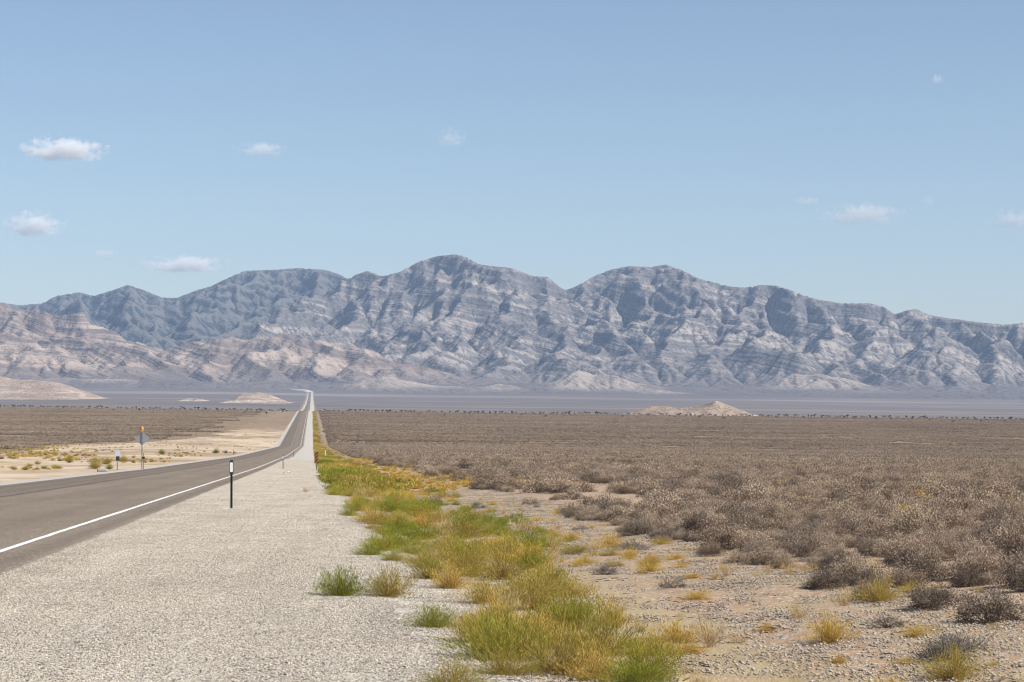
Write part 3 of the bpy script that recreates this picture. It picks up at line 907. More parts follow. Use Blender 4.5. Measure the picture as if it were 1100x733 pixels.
KIND = {'sage_hi': 'sagebrush', 'dead': 'dead_bush', 'green': 'green_bush', 'olive': 'olive_bush', 'gold': 'golden_bush', 'straw': 'straw_tuft'}
CAT = {'sage_hi': 'sagebrush', 'dead': 'dead bush', 'green': 'bush', 'olive': 'bush', 'gold': 'bush', 'straw': 'grass tuft'}
PROTO = {}


def place(key, x, y, s, label, group=None, parts=False, sz=1.0, rz=None, var=None):
    v = LIB[key][random.randrange(len(LIB[key])) if var is None else var % len(LIB[key])]
    rz = random.uniform(0, 6.28) if rz is None else rz
    z = float(H(x, y)) - .015
    name = KIND[key]
    if parts:
        if v['m_fol'] is None:
            v['m_fol'] = plant_mesh('foliage', v['fol']); v['m_stm'] = plant_mesh('stems', v['stm'])
            o = empty(name, (x, y, z), rz)
            link('foliage', v['m_fol'], o); link('stems', v['m_stm'], o)
            v['proto'] = o
        else:
            o = v['proto'].copy(); COL.objects.link(o)
            for ch in v['proto'].children:
                cc = ch.copy(); COL.objects.link(cc); cc.parent = o
        o.location = (x, y, z); o.rotation_euler = (0, 0, rz)
    else:
        if v['m_full'] is None: v['m_full'] = plant_mesh(name, v['full'])
        o = link(name, v['m_full'], loc=(x, y, z)); o.rotation_euler = (0, 0, rz)
    o.scale = (s, s, s * sz)
    for k in ('label', 'category', 'group'):
        if k in o: del o[k]
    tag(o, label, CAT[key], group)
    return o


# --- bushes one can point at: (px, py of the foot, width in px, key, height factor, label)
SPECIAL = [
 (367, 640, 56, 'green', .95, 'lone green bush standing by itself on the pale gravel shoulder, nearest the camera'),
 (420, 641, 54, 'olive', 1.0, 'green bush with straw coloured right side, right beside the lone green bush on the gravel'),
 (466, 674, 50, 'green', .9, 'small grey green bush below the two bushes on the gravel edge'),
 (487, 742, 74, 'olive', .75, 'pale green bush cut off by the bottom edge of the photo on gravel'),
 (567, 594, 48, 'green', .95, 'bright green bush on bare stony ground, apart from the verge and below a straw one'),
 (562, 572, 36, 'straw', .9, 'pale straw bush directly behind the bright green bush on stony ground'),
 (655, 588, 34, 'gold', .85, 'golden bush at the foot of the first dark sagebrush row, larger of a pair'),
 (676, 599, 24, 'gold', .85, 'small round orange gold bush just right of a larger golden one'),
 (728, 690, 52, 'gold', .95, 'golden bush with grey dead twigs around its foot on the stony flat'),
 (762, 694, 50, 'straw', 1.3, 'tall wispy straw bush right beside the golden bush with dead twigs'),
 (712, 697, 34, 'dead', .55, 'low dead grey bush lying at the foot of the golden bush'),
 (943, 646, 46, 'gold', 1.0, 'bright yellow round bush tucked against the front of the sagebrush'),
 (886, 632, 50, 'sage_hi', 1.0, 'dark based sagebrush left of the bright yellow bush'),
 (953, 673, 44, 'dead', .8, 'charcoal grey dead bush alone on bare sand below the yellow bush'),
 (984, 684, 34, 'gold', .8, 'small golden bush just right of the charcoal dead bush'),
 (893, 690, 56, 'gold', 1.0, 'wispy golden bush with bare grey stems on the stony ground'),
 (1034, 698, 64, 'dead', .75, 'wide grey dead bush behind the yellow grey bush at lower right'),
 (1022, 729, 66, 'olive', .9, 'yellow grey rounded bush at the lower right, in front of the wide dead bush'),
 (848, 617, 30, 'straw', .9, 'pale straw tuft at the end of the sandy wash before the sagebrush'),
 (767, 622, 18, 'straw', 1.0, 'little straw tuft standing alone in the sandy wash'),
 (329, 529, 11, 'straw', 1.0, 'small orange brown tuft alone on the gravel beyond the reflector post'),
 (350, 569, 12, 'dead', .4, 'tiny dark twiggy weed lying on the gravel shoulder'),
 (1000, 652, 62, 'sage_hi', 1.0, 'broad sagebrush right of the bright yellow bush, at the front of the mass'),
 (1062, 668, 80, 'sage_hi', 1.05, 'largest dark sagebrush at the right edge with deep shade under it'),
 (820, 606, 46, 'sage_hi', 1.0, 'rounded sagebrush behind the sandy wash, with a straw tuft at its right foot'),
 (900, 712, 22, 'gold', .9, 'little golden tuft on stones below the wispy golden bush'),
 (610, 642, 50, 'gold', .9, 'golden bush at the right edge of the verge strip above the big clump'),
]
taken = []
for (px, py, w, key, hf, lab) in SPECIAL:
    if py > 735:
        x, y, _ = ground_at(px, 733); y -= .5; x = (px - 550) / FPX * y
    else:
        x, y, _ = ground_at(px, py)
    base = {'sage_hi': 1.0, 'dead': 1.0, 'straw': .52}.get(key, .64)
    s = w / (FPX / y) / base
    place(key, x, y, s, lab, parts=True, sz=hf * (1.3 if key in ('green', 'olive', 'gold') else .9))
    taken.append((x, y, .5 * w / (FPX / y)))


def free(x, y, r, k=.8):
    return all((x - a) ** 2 + (y - b) ** 2 > (k * (r + c)) ** 2 for a, b, c in taken)


def in_view(x, y, pad=.6):
    return abs(x) < .232 * y + pad


VL = {'green': ('green feathery bush, one of many packed along the verge strip', 'green bushes of the verge strip'),
      'olive': ('yellow green feathery bush, one of many packed along the verge strip', 'yellow green bushes of the verge strip'),
      'gold': ('golden feathery bush, one of many packed along the verge strip', 'golden bushes of the verge strip')}
for (px, py, w, key) in [(600, 724, 90, 'olive'), (650, 704, 86, 'olive'), (696, 728, 86, 'green'), (640, 733, 70, 'gold'), (556, 700, 84, 'olive'), (518, 690, 66, 'olive'),
                         (612, 676, 72, 'green'), (655, 672, 56, 'gold'), (536, 668, 50, 'gold'), (572, 655, 62, 'olive'), (520, 648, 52, 'gold'), (590, 636, 52, 'olive'),
                         (484, 632, 50, 'gold'), (540, 622, 54, 'olive'), (500, 606, 48, 'green'), (460, 622, 46, 'olive'), (570, 612, 44, 'green'), (700, 704, 60, 'gold'), (580, 690, 64, 'gold')]:
    x, y, _ = ground_at(px, min(py, 730))
    place(key, x, y, w / (FPX / y) / .66, VL[key][0], VL[key][1], parts=True, sz=random.uniform(1.15, 1.45))
    taken.append((x, y, .42 * w / (FPX / y)))

# --- verge strip of green and golden clumps
n_v = 0
tries = 0
while n_v < 255 and tries < 60000:
    tries += 1
    y = 13.6 * (95 / 13.6) ** (random.random() ** .8)
    u = random.gauss(6.7, .7) if random.random() < .8 else random.uniform(5.4, 10)
    if y > 34 and random.random() < .3: u = random.uniform(6, 9.8)
    x = u - 4.7 - .088 * y
    if u < 5.75 + .25 * math.sin(y * .5) or u > 10.2 or not in_view(x, y): continue
    if pnoise(x * .5, y * .22, 77) < -.18: continue
    if y < 34 and u > 7.0 + (y - 14) * .06: continue
    if y < 34 and pnoise(x * .9, y * .35, 79) < -.05: continue
    r = (.18 + .36 * random.random()) * (1.1 if u < 8.2 else .7)
    if not free(x, y, r, .84): continue
    gsel = pnoise(y * .07, u * .5, 5) + .35 * math.exp(-((y - 55) / 26) ** 2) + .1 * (7.2 - u)
    g = random.gauss(gsel, .22)
    key = 'green' if g > .22 else ('olive' if g > -.08 else ('gold' if random.random() < .75 else 'straw'))
    s = r / .42
    place(key, x, y, s, {'green': 'green feathery bush, one of many packed along the verge strip',
                         'olive': 'yellow green feathery bush, one of many packed along the verge strip',
                         'gold': 'golden feathery bush, one of many packed along the verge strip',
                         'straw': 'pale straw tuft, one of several in the verge strip'}[key],
          {'green': 'green bushes of the verge strip', 'olive': 'yellow green bushes of the verge strip',
           'gold': 'golden bushes of the verge strip', 'straw': 'straw tufts of the verge strip'}[key], parts=y < 26, sz=random.uniform(.8, 1.15))
    taken.append((x, y, r)); n_v += 1

# --- dry tufts on the stony flat between verge and sagebrush
n_t = 0
tries = 0
while n_t < 150 and tries < 20000:
    tries += 1
    y = 14 * (80 / 14) ** random.random()
    u = random.uniform(7.6, 12.4)
    x = u - 4.7 - .088 * y
    if not in_view(x, y): continue
    r = random.uniform(.07, .24)
    if not free(x, y, r, .9): continue
    key = random.choice(['straw', 'straw', 'gold', 'gold', 'straw', 'dead'])
    place(key, x, y, r / .36, {'straw': 'small pale straw tuft scattered on the stony flat',
                               'gold': 'small golden tuft scattered on the stony flat',
                               'dead': 'small dead grey weed scattered on the stony flat'}[key],
          {'straw': 'straw tufts on the stony flat', 'gold': 'golden tufts on the stony flat', 'dead': 'dead weeds on the stony flat'}[key], sz=random.uniform(.6, 1))
    taken.append((x, y, r)); n_t += 1

# --- sagebrush: the nearest 285 as individuals
cand = []
tries = 0
grid = {}
SAGE_END = 62.0


def sage_edge(y):
    return 11.3 + 1.6 * sstep(40, 100, y) + .8 * float(pnoise(y * .13, 3.3, 12))


while tries < 26000:
    tries += 1
    y = math.sqrt(random.uniform(15 ** 2, SAGE_END ** 2))
    x = random.uniform(-.1 * y, .24 * y + .8)
    u = x + 4.7 + .088 * y
    if u < sage_edge(y): continue
    if u < sage_edge(y) + 2.2 and pnoise(x * .5, y * .3, 33) > .05: continue
    r = .19 + .34 * random.random() ** 1.4
    if pnoise(x * .28, y * .14, 36) > .42: continue
    if y < 24 and u < 13: continue
    if not free(x, y, r, 1.02): continue
    taken.append((x, y, r)); cand.append((y, x, r))
cand.sort()
print('SAGE individuals', len(cand))
rest = cand[285:]
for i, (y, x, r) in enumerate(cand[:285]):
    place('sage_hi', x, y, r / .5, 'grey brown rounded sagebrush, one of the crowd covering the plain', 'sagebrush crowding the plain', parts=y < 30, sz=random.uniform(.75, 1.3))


# ------------------------------------------------------------------ stuff: instanced templates kept inside one object
def stuff(name, temps, pts, rots, scl, vi, mats, label, cat='ground cover'):
    V, F, mi, h, lf, rn, tm = [], [], [], [], [], [], []
    o = 0
    for k, p in enumerate(temps):
        V.append(p['V']); F.append(p['F'] + o); mi.append(p['mi']); h.append(p['h']); lf.append(p['leaf']); rn.append(p['rnd'])
        tm.append(np.full(len(p['V']), k + 1)); o += len(p['V'])
    n = len(pts)
    nv = o + n
    F = np.concatenate(F)
    V = np.concatenate(V + [np.asarray(pts)])
    z = np.zeros(n)
    pad = np.zeros((o, 3))
    me = mesh_from(name, V, F, mats, mi=np.concatenate(mi), attrs={
        'h': ('FLOAT', np.concatenate(h + [z])), 'leaf': ('FLOAT', np.concatenate(lf + [z])), 'rnd': ('FLOAT', np.concatenate(rn + [z])),
        'tmpl': ('INT', np.concatenate(tm + [z])), 'rot': ('FLOAT_VECTOR', np.concatenate([pad, np.asarray(rots)])),
        'scl': ('FLOAT', np.concatenate([np.zeros(o), np.asarray(scl)])), 'vi': ('INT', np.concatenate([np.zeros(o), np.asarray(vi)]))})
    ob = link(name, me)
    ng = bpy.data.node_groups.new(name, 'GeometryNodeTree')
    ng.interface.new_socket('Geometry', in_out='INPUT', socket_type='NodeSocketGeometry')
    ng.interface.new_socket('Geometry', in_out='OUTPUT', socket_type='NodeSocketGeometry')
    N, L = ng.nodes, ng.links
    gi = N.new('NodeGroupInput'); go = N.new('NodeGroupOutput')

    def na(nm, ty):
        a = N.new('GeometryNodeInputNamedAttribute'); a.data_type = ty; a.inputs[0].default_value = nm
        return next(s_ for s_ in a.outputs if s_.enabled)
    tmpl = na('tmpl', 'INT')

    def sep(k):
        c = N.new('FunctionNodeCompare'); c.data_type = 'INT'; c.operation = 'EQUAL'
        ins = [s_ for s_ in c.inputs if s_.enabled]
        L.new(tmpl, ins[0]); ins[1].default_value = k
        g = N.new('GeometryNodeSeparateGeometry'); g.domain = 'POINT'
        L.new(gi.outputs[0], g.inputs[0]); L.new(c.outputs[0], g.inputs['Selection'])
        return g.outputs['Selection']
    j = N.new('GeometryNodeJoinGeometry')
    for k in reversed(range(len(temps))):
        t = N.new('GeometryNodeGeometryToInstance'); L.new(sep(k + 1), t.inputs[0]); L.new(t.outputs[0], j.inputs[0])
    ip = N.new('GeometryNodeInstanceOnPoints')
    L.new(sep(0), ip.inputs['Points']); L.new(j.outputs[0], ip.inputs['Instance'])
    ip.inputs['Pick Instance'].default_value = True
    L.new(na('vi', 'INT'), ip.inputs['Instance Index'])
    e = N.new('FunctionNodeEulerToRotation'); L.new(na('rot', 'FLOAT_VECTOR'), e.inputs[0]); L.new(e.outputs[0], ip.inputs['Rotation'])
    L.new(na('scl', 'FLOAT'), ip.inputs['Scale'])
    L.new(ip.outputs[0], go.inputs[0])
    md = ob.modifiers.new('scatter', 'NODES'); md.node_group = ng
    tag(ob, label, cat, kind='stuff')
    return ob


r3 = np.random.RandomState(77)


def lean(x, y, d=4.):
    """tilt of the ground as an euler rotation"""
    sx = (H(x + d, y) - H(x - d, y)) / (2 * d); sy = (H(x, y + d) - H(x, y - d)) / (2 * d)
    return np.arctan(sy), -np.arctan(sx)


def make_patch(rng, key, size, dens, smin, smax):
    n = int(size * size * dens)
    ps = []
    for i in range(n):
        p = LIB[key][rng.randint(len(LIB[key]))]['fol']
        ps.append(moved(p, (rng.rand() - .5) * size * 1.08, (rng.rand() - .5) * size * 1.08, -.02, rng.uniform(smin, smax), rng.rand() * 6.28, rng.rand()))
    return merge(ps)


def sand_edge(y):
    return -9.3 - np.interp(y, [0, 350, 420, 800, 950, 1150, 2400], [34, 36, 45, 78, 84, 42, 34]) + 8 * pnoise(np.asarray(y) / 60., np.zeros_like(y, dtype=float), 31)


# single bushes out to 380 m
P, RT, SC, VI = [], [], [], []
for (y, x, r) in rest:
    P.append((x, y, float(H(x, y)))); SC.append(r / .5); RT.append((0, 0, random.uniform(0, 6.28))); VI.append(random.randrange(5))
n = 20000
yy = np.sqrt(r3.uniform(SAGE_END ** 2, 380 ** 2, n)); xx = r3.uniform(-.14, .245, n) * yy
uu = LAT(xx, yy)
ok = (uu > 12.4 + 1.5 * pnoise(yy * .05, uu * 0, 12)) & (xx < .24 * yy + 1) & (pnoise(xx * .13, yy * .06, 36) < .38) & (r3.rand(n) < .85)
ok &= ~((uu < 16) & (pnoise(xx * .3, yy * .1, 33) > .0))
xx, yy = xx[ok], yy[ok]
zz = H(xx, yy)
P += list(zip(xx, yy, zz)); SC += list(.42 + .95 * r3.rand(len(xx)) ** 1.6); VI += list(r3.randint(0, 5, len(xx)))
RT += [(0, 0, a) for a in r3.rand(len(xx)) * 6.28]
n = 9000
yy = 370 * (2430 / 370) ** r3.rand(n); uu = 12.2 + 45 * r3.rand(n) ** 1.3; xx = uu - 4.7 - .088 * yy
P += list(zip(xx, yy, H(xx, yy))); SC += list(r3.uniform(.5, 1.3, n)); VI += list(r3.randint(0, 5, n)); RT += [(0, 0, a) for a in r3.rand(n) * 6.28]
print('MID singles', len(P))
VI = [int(v) + (5 if p[1] < 170 else 0) for v, p in zip(VI, P)]
VI = [(10 + random.randrange(3)) if random.random() < .035 and p[1] < 600 else v for v, p in zip(VI, P)]
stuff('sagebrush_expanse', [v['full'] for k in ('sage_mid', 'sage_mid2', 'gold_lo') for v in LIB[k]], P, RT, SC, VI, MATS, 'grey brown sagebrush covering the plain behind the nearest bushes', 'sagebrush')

# patches beyond
P, RT, SC, VI = [], [], [], []
pr = np.random.RandomState(8)
patches = [make_patch(pr, 'sage_lo', 10, .6, .45, 1.2) for _ in range(4)] + [make_patch(pr, 'sage_lo', 24, .33, .7, 1.5) for _ in range(4)]


def scatter(y0, y1, step, vlo, vhi, keep=1.0):
    for y in np.arange(y0, y1, step):
        x = np.arange(-.25 * y - step, .25 * y + step, step)
        x = x + r3.uniform(-.25, .25, len(x)) * step; yv = y + r3.uniform(-.25, .25, len(x)) * step
        u = LAT(x, yv)
        brk = 2440 + .35 * np.maximum(-u, 0)
        k = ((u > 13 + step * .5) | (u < sand_edge(yv) - step * .5)) & (yv < brk) & (r3.rand(len(x)) < keep)
        k &= pnoise(x / 90, yv / 45, 66) < .5
        x, yv = x[k], yv[k]
        z = H(x, yv); a, b = lean(x, yv, step * .4)
        q = r3.rand(len(x)) * 6.28
        for i in range(len(x)):
            # tilt first, then the turn about the patch's own axis is folded in by turning in whole quarter steps
            P.append((x[i], yv[i], z[i])); RT.append((a[i], b[i], 0.0)); SC.append(1.0 + .08 * r3.randn()); VI.append(r3.randint(vlo, vhi))


scatter(384, 1000, 10, 0, 4)
scatter(1000, 2700, 23, 4, 8)
print('PATCHES', len(P))
stuff('sagebrush_far_plain', patches, P, RT, SC, VI, MATS, 'far sagebrush reading as one brown mass out to the tree line', 'sagebrush')

# verge strip beyond 95 m, brush on the sand left of the road
P, RT, SC, VI = [], [], [], []


def addv(x, y, s, v):
    P.append((x, y, float(H(x, y)) - .01)); RT.append((0, 0, random.uniform(0, 6.28))); SC.append(s); VI.append(v)


for i in range(9500):
    y = 92 * (2450 / 92) ** random.random()
    u = random.gauss(6.9, 1.0)
    if u < 5.5: continue
    if pnoise(y * .05, u * .4, 77) < -.22 and y < 600: continue
    g = random.gauss(.15 + .9 * pnoise(y * .018, u * .4, 5), .2) - .25 * sstep(250, 700, y)
    v = random.randrange(3) + (0 if g > .12 else (3 if g > -.12 else 6))
    addv(u - 4.7 - .088 * y, y, random.uniform(.6, 1.35), v)
for i in range(900):
    y = 95 * (1200 / 95) ** random.random(); u = random.uniform(8, 15)
    addv(u - 4.7 - .088 * y, y, random.uniform(.4, .9), 6 + random.randrange(3))
for i in range(4200):
    y = 110 * (2400 / 110) ** random.random()
    e = float(sand_edge(y))
    u = random.uniform(e - 14, -12.5)
    edgy = u < e + 12
    cl = pnoise(u * .09, y * .012, 55)
    if not edgy and cl < .22: continue
    if edgy and cl < -.4: continue
    x = u - 4.7 - .088 * y
    if x < -.24 * y - 2: continue
    addv(x, y, random.uniform(.5, 1.25) * (1 if edgy else .9), random.choice([0, 3, 4, 5, 6, 7, 8]) if not edgy else random.choice([3, 4, 5, 6, 7, 8, 6]))
temps = [v['full'] for k in ('green_lo', 'olive_lo', 'gold_lo') for v in LIB[k]]
stuff('verge_brush', temps, P, RT, SC, VI, MATS, 'green and golden brush thinning out along both road verges', 'brush')

# bushes one can tell apart on the sand left of the road
for (px, py, w, key, lab) in [
 (103, 503.5, 15, 'olive', 'yellow green bush at the left road edge over the dark pipe mouth'),
 (118, 504, 8, 'green', 'small green bush beside the pale pipe at the left road edge'),
 (114, 499, 10, 'olive', 'yellow green bush behind the pair at the left road edge'),
 (132, 496, 9, 'olive', 'low olive bush just right of the narrow sign on sand'),
 (144, 492, 4, 'olive', 'tiny olive bush left of the diamond sign on sand'),
 (75, 497, 9, 'olive', 'olive bush alone on pale sand, between the left edge and the narrow sign'),
 (41, 499, 6, 'olive', 'small olive bush alone on the sand at far left'),
 (174, 488, 7, 'green', 'green bush on sand right of the diamond sign'),
 (232, 487, 7, 'green', 'dark green bush on sand left of the near reflector post'),
 (243, 487, 3, 'dead', 'tiny dark bush on sand behind the near reflector post')]:
    x, y, _ = ground_at(px, py)
    place(key, x, y, w * 1.15 / (FPX / y) / .66, lab, sz=1.5)


# ------------------------------------------------------------------ pebbles and twigs
def rock_t(rng, s):
    d = np.array([(1, 0, 0), (-1, 0, 0), (0, 1, 0), (0, -1, 0), (0, 0, 1), (0, 0, -1)], float)
    V = d * (np.array([1, .8, .55]) * (.7 + .5 * rng.rand(6, 1))) * s
    F = np.array([(0, 2, 4, 4), (2, 1, 4, 4), (1, 3, 4, 4), (3, 0, 4, 4), (2, 0, 5, 5), (1, 2, 5, 5), (3, 1, 5, 5), (0, 3, 5, 5)])
    return V, F[:, :3]


def mat_pebble():
    m = bpy.data.materials.new('gravel_stone'); nt = NT(m)
    c = nt.ramp(nt.attr('rnd'), [(0, (.12, .095, .075)), (.18, (.32, .27, .215)), (.55, (.46, .405, .33)), (.85, (.60, .54, .455)), (1, (.78, .73, .64))])
    pos = nt.n('ShaderNodeNewGeometry').outputs['Position']
    rot = nt.n('ShaderNodeMapping', {'Rotation': (0, 0, -.088), 'Scale': (1.5, .16, 1)}); nt.t.links.new(pos, rot.inputs['Vector'])
    tv = nt.math('ADD', nt.math('MULTIPLY', nt.noise(rot.outputs[0], .8, 4, .6), .5), nt.math('MULTIPLY', nt.noise(pos, .5, 5, .6), .5))
    hs = nt.n('ShaderNodeHueSaturation', {'Color': c, 'Value': nt.math('MULTIPLY_ADD', tv, 1.1, .45)})
    nt.out(bsdf(nt, hs.outputs[0], .85, spec=.15).outputs[0])
    return m


def pebble_patch(rng, n, size, smin, smax):
    parts = []
    for i in range(n):
        V, F = rock_t(rng, smin + (smax - smin) * rng.rand() ** 3)
        a = rng.rand() * 6.28; c_, s_ = math.cos(a), math.sin(a)
        V = np.stack([V[:, 0] * c_ - V[:, 1] * s_, V[:, 0] * s_ + V[:, 1] * c_, V[:, 2]], -1)
        V += np.array([(rng.rand() - .5) * size, (rng.rand() - .5) * size, V[:, 2].max() * .3])
        parts.append(dict(V=V, F=F, h=np.zeros(6), leaf=np.zeros(6), rnd=np.full(6, rng.rand()), mi=np.zeros(8, int)))
    return merge(parts)


pr = np.random.RandomState(19)
pt = [pebble_patch(pr, 1900, .96, .006, .015) for _ in range(6)] + [pebble_patch(pr, 620, 1.0, .005, .024) for _ in range(4)]
for q_ in pt[6:]: q_['rnd'] = .04 + q_['rnd'] * .52
P, RT, SC, VI = [], [], [], []
for y in np.arange(13, 330, .9):
    for x in np.arange(max(-.24 * y - 3, -3.38 - .088 * y), min(.24 * y + 1, 1.6 - .088 * y + (6 if y < 95 else 0)), .95):
        x_ = x + r3.uniform(-.03, .03); y_ = y + r3.uniform(-.03, .03)
        u = x_ + 4.7 + .088 * y_
        if u < 1.25: continue
        a, b = lean(x_, y_, .5)
        k = u < 6.4
        if not k and r3.rand() < .08: continue
        P.append((x_, y_, float(H(x_, y_)) + .004)); q = random.randrange(4) * math.pi / 2
        RT.append((a * math.cos(q) + b * math.sin(q), -a * math.sin(q) + b * math.cos(q), q)); SC.append(1.0)
        VI.append(r3.randint(0, 6) if k else r3.randint(6, 10))
stuff('gravel', pt, P, RT, SC, VI, [mat_pebble()], 'loose pale gravel of the shoulder and stones of the flat', 'gravel')


def twig_patch(rng):
    n = 26
    Pp = np.stack([(rng.rand(n) - .5) * .5, (rng.rand(n) - .5) * .35, .01 + .03 * rng.rand(n)], -1)
    D = rng.randn(n, 3) * np.array([1, .6, .15])
    return slivers(Pp, D, .03 + .07 * rng.rand(n), .010, rng, rng.rand(n) * .4, rng.rand(), MI['dead_brush'])


tt = [twig_patch(pr) for _ in range(5)]
P, RT, SC, VI = [], [], [], []
for i in range(260):
    y = 13.5 * (70 / 13.5) ** random.random()
    u = random.uniform(5.8, 14) if random.random() < .985 else random.uniform(3, 6)
    x = u - 4.7 - .088 * y
    if not in_view(x, y): continue
    P.append((x, y, float(H(x, y)))); RT.append((0, 0, random.uniform(0, 6.28))); SC.append(random.uniform(.5, 1.4)); VI.append(random.randrange(5))
stuff('twig_litter', tt, P, RT, SC, VI, MATS, 'dead twigs and dry litter strewn over the stony flat', 'litter')

# ------------------------------------------------------------------ trees along the far edge of the plain
M_ydark = simple('yucca_needles', (.055, .062, .035), .8, scale=3, var=.2)
M_ytrunk = simple('yucca_bark', (.10, .078, .06), .9, scale=5)


def yucca(rng):
    tr = MB(); cr = []
    hgt = rng.uniform(1.2, 1.8)
    tr.tube([(0, 0, -.3), (rng.randn() * .06, 0, hgt * .5), (rng.randn() * .1, rng.randn() * .1, hgt)], [.24, .2, .17], 6)
    tips = []
    for i in range(rng.randint(3, 6)):
        a = rng.rand() * 6.28; l = rng.uniform(.7, 1.3)
        t = np.array([math.cos(a) * l * .8, math.sin(a) * l * .8, hgt + l * rng.uniform(.5, 1.1)])
        tr.tube([(0, 0, hgt * .9), t * np.array([.6, .6, 1]) - np.array([0, 0, .25]), t], [.15, .13, .1], 5)
        tips.append(t)
    P, D = [], []
    for t in tips:
        n = 70
        d = rng.randn(n, 3); d[:, 2] = d[:, 2] * .7 + .35; d /= np.linalg.norm(d, axis=1, keepdims=True)
        P.append(np.tile(t, (n, 1)) - np.array([0, 0, .25]) * rng.rand(n, 1)); D.append(d)
    sl = slivers(np.concatenate(P), np.concatenate(D), .55, .16, rng, np.ones(70 * len(tips)), .5, 0)
    return tr, sl


yr = np.random.RandomState(4)
YM = []
for i in range(5):
    tr, sl = yucca(yr)
    YM.append((mesh_from('trunk', tr.V, tr.F, [M_ytrunk]), mesh_from('crown', sl['V'], sl['F'], [M_ydark])))
protos = [None] * 5
for i in range(290):
    a = -.232 + .464 * (i + random.random()) / 290
    # crest line of the plain
    Yc = 2360 + random.uniform(-70, 60) if i % 7 else random.uniform(2050, 2380)
    for _ in range(3):
        X_ = a * Yc; U_ = X_ + 4.7 + .088 * Yc
        Yc2 = Yc + .35 * max(-U_, 0)
        X_ = a * Yc2
    if -16 < X_ + 4.7 + .088 * Yc2 < 9: continue
    z = float(H(X_, Yc2))
    k = random.randrange(5)
    if protos[k] is None:
        o = empty('joshua_tree', (0, 0, 0)); link('trunk', YM[k][0], o); link('crown', YM[k][1], o); protos[k] = o
    else:
        o = protos[k].copy(); COL.objects.link(o)
        for ch in protos[k].children:
            c2 = ch.copy(); COL.objects.link(c2); c2.parent = o
    s = random.uniform(.65, 1.25) * (1.15 if random.random() < .15 else 1)
    o.location = (X_, Yc2, z); o.rotation_euler = (0, 0, random.uniform(0, 6.28)); o.scale = (s * 1.25, s * 1.25, s)
    tag(o, 'tiny dark tree in the thin row along the far edge of the plain', 'tree', 'dark trees along the far edge of the plain')

# ------------------------------------------------------------------ roadside furniture
M_steel = simple('weathered_green_steel', (.045, .06, .055), .55, .2, scale=25)
M_black = simple('black_plate', (.018, .018, .02), .45, scale=20)
M_white = simple('white_reflector', (.86, .86, .84), .3, scale=60, var=.03)
M_galv = simple('galvanized_steel', (.30, .31, .32), .5, .35, scale=15, var=.1)
M_alu = simple('dull_aluminium_back', (.36, .38, .39), .5, .25, scale=6, var=.1)
M_amber = simple('amber_plastic', (.62, .27, .04), .3, scale=20, var=.08)
M_orange = simple('orange_sheeting', (.60, .20, .07), .5, scale=20, var=.08)
M_conc = simple('pale_metal_pipe', (.33, .36, .40), .5, .3, scale=10, var=.1)


def uch(w=.06, d=.03, t=.007):
    """U channel section"""
    return [(-w / 2, 0), (-w / 2 + .012, 0), (-w / 2 + .016, d - t), (w / 2 - .016, d - t), (w / 2 - .012, 0), (w / 2, 0), (w / 2, t * .8), (w / 2 - .008, d), (-w / 2 + .008, d), (-w / 2, t * .8)]


def delineator(x, y, hgt, label, face=0.0, back=False, group=None):
    z = float(H(x, y)); o = empty('reflector_post', (x, y, z), face)
    MB().vprism(uch(.062, .035), -.3, hgt).build('post', M_steel, o)
    if not back:
        p = MB(); w, h0, h1 = .052, hgt - .37, hgt - .02
        poly = [(-w, h0 + .02), (-w + .02, h0), (w - .02, h0), (w, h0 + .02), (w, h1 - .02), (w - .02, h1), (-w + .02, h1), (-w, h1 - .02)]
        p.prism(poly, -.012, -.004).build('plate', M_black, o)
        q = MB(); w, h0, h1 = .040, hgt - .325, hgt - .065
        poly = [(-w, h0 + .01), (-w + .01, h0), (w - .01, h0), (w, h0 + .01), (w, h1 - .01), (w - .01, h1), (-w + .01, h1), (-w, h1 - .01)]
        q.prism(poly, -.018, -.0125).build('reflector', M_white, o)
        for zz in (hgt - .345, hgt - .045): MB().tube([(0, -.022, zz), (0, .012, zz)], .008, 6).build('bolt', M_galv, o)
    else:
        p = MB(); w = .05
        p.prism([(-w, hgt - .3), (w, hgt - .3), (w, hgt - .02), (-w, hgt - .02)], -.012, -.004).build('plate', M_alu, o)
    tag(o, label, 'reflector post', group)
    return o


def at_y(px, Y):
    return (px - 550) / FPX * Y


delineator(at_y(249, 62), 62, 1.32, 'nearest dark reflector post with white reflector standing on the gravel shoulder', R(1))
delineator(at_y(304.3, 190), 190, 1.2, 'middle reflector post, small, beside the white edge line further down the road', R(-3))
delineator(at_y(315.5, 400), 400, 1.2, 'farthest thin reflector post on the gravel by the dip in the road', R(2))
delineator(at_y(251, 470), 470, 1.25, 'faint pale post on the sand across the road, far beyond the near reflector', R(4), back=True)


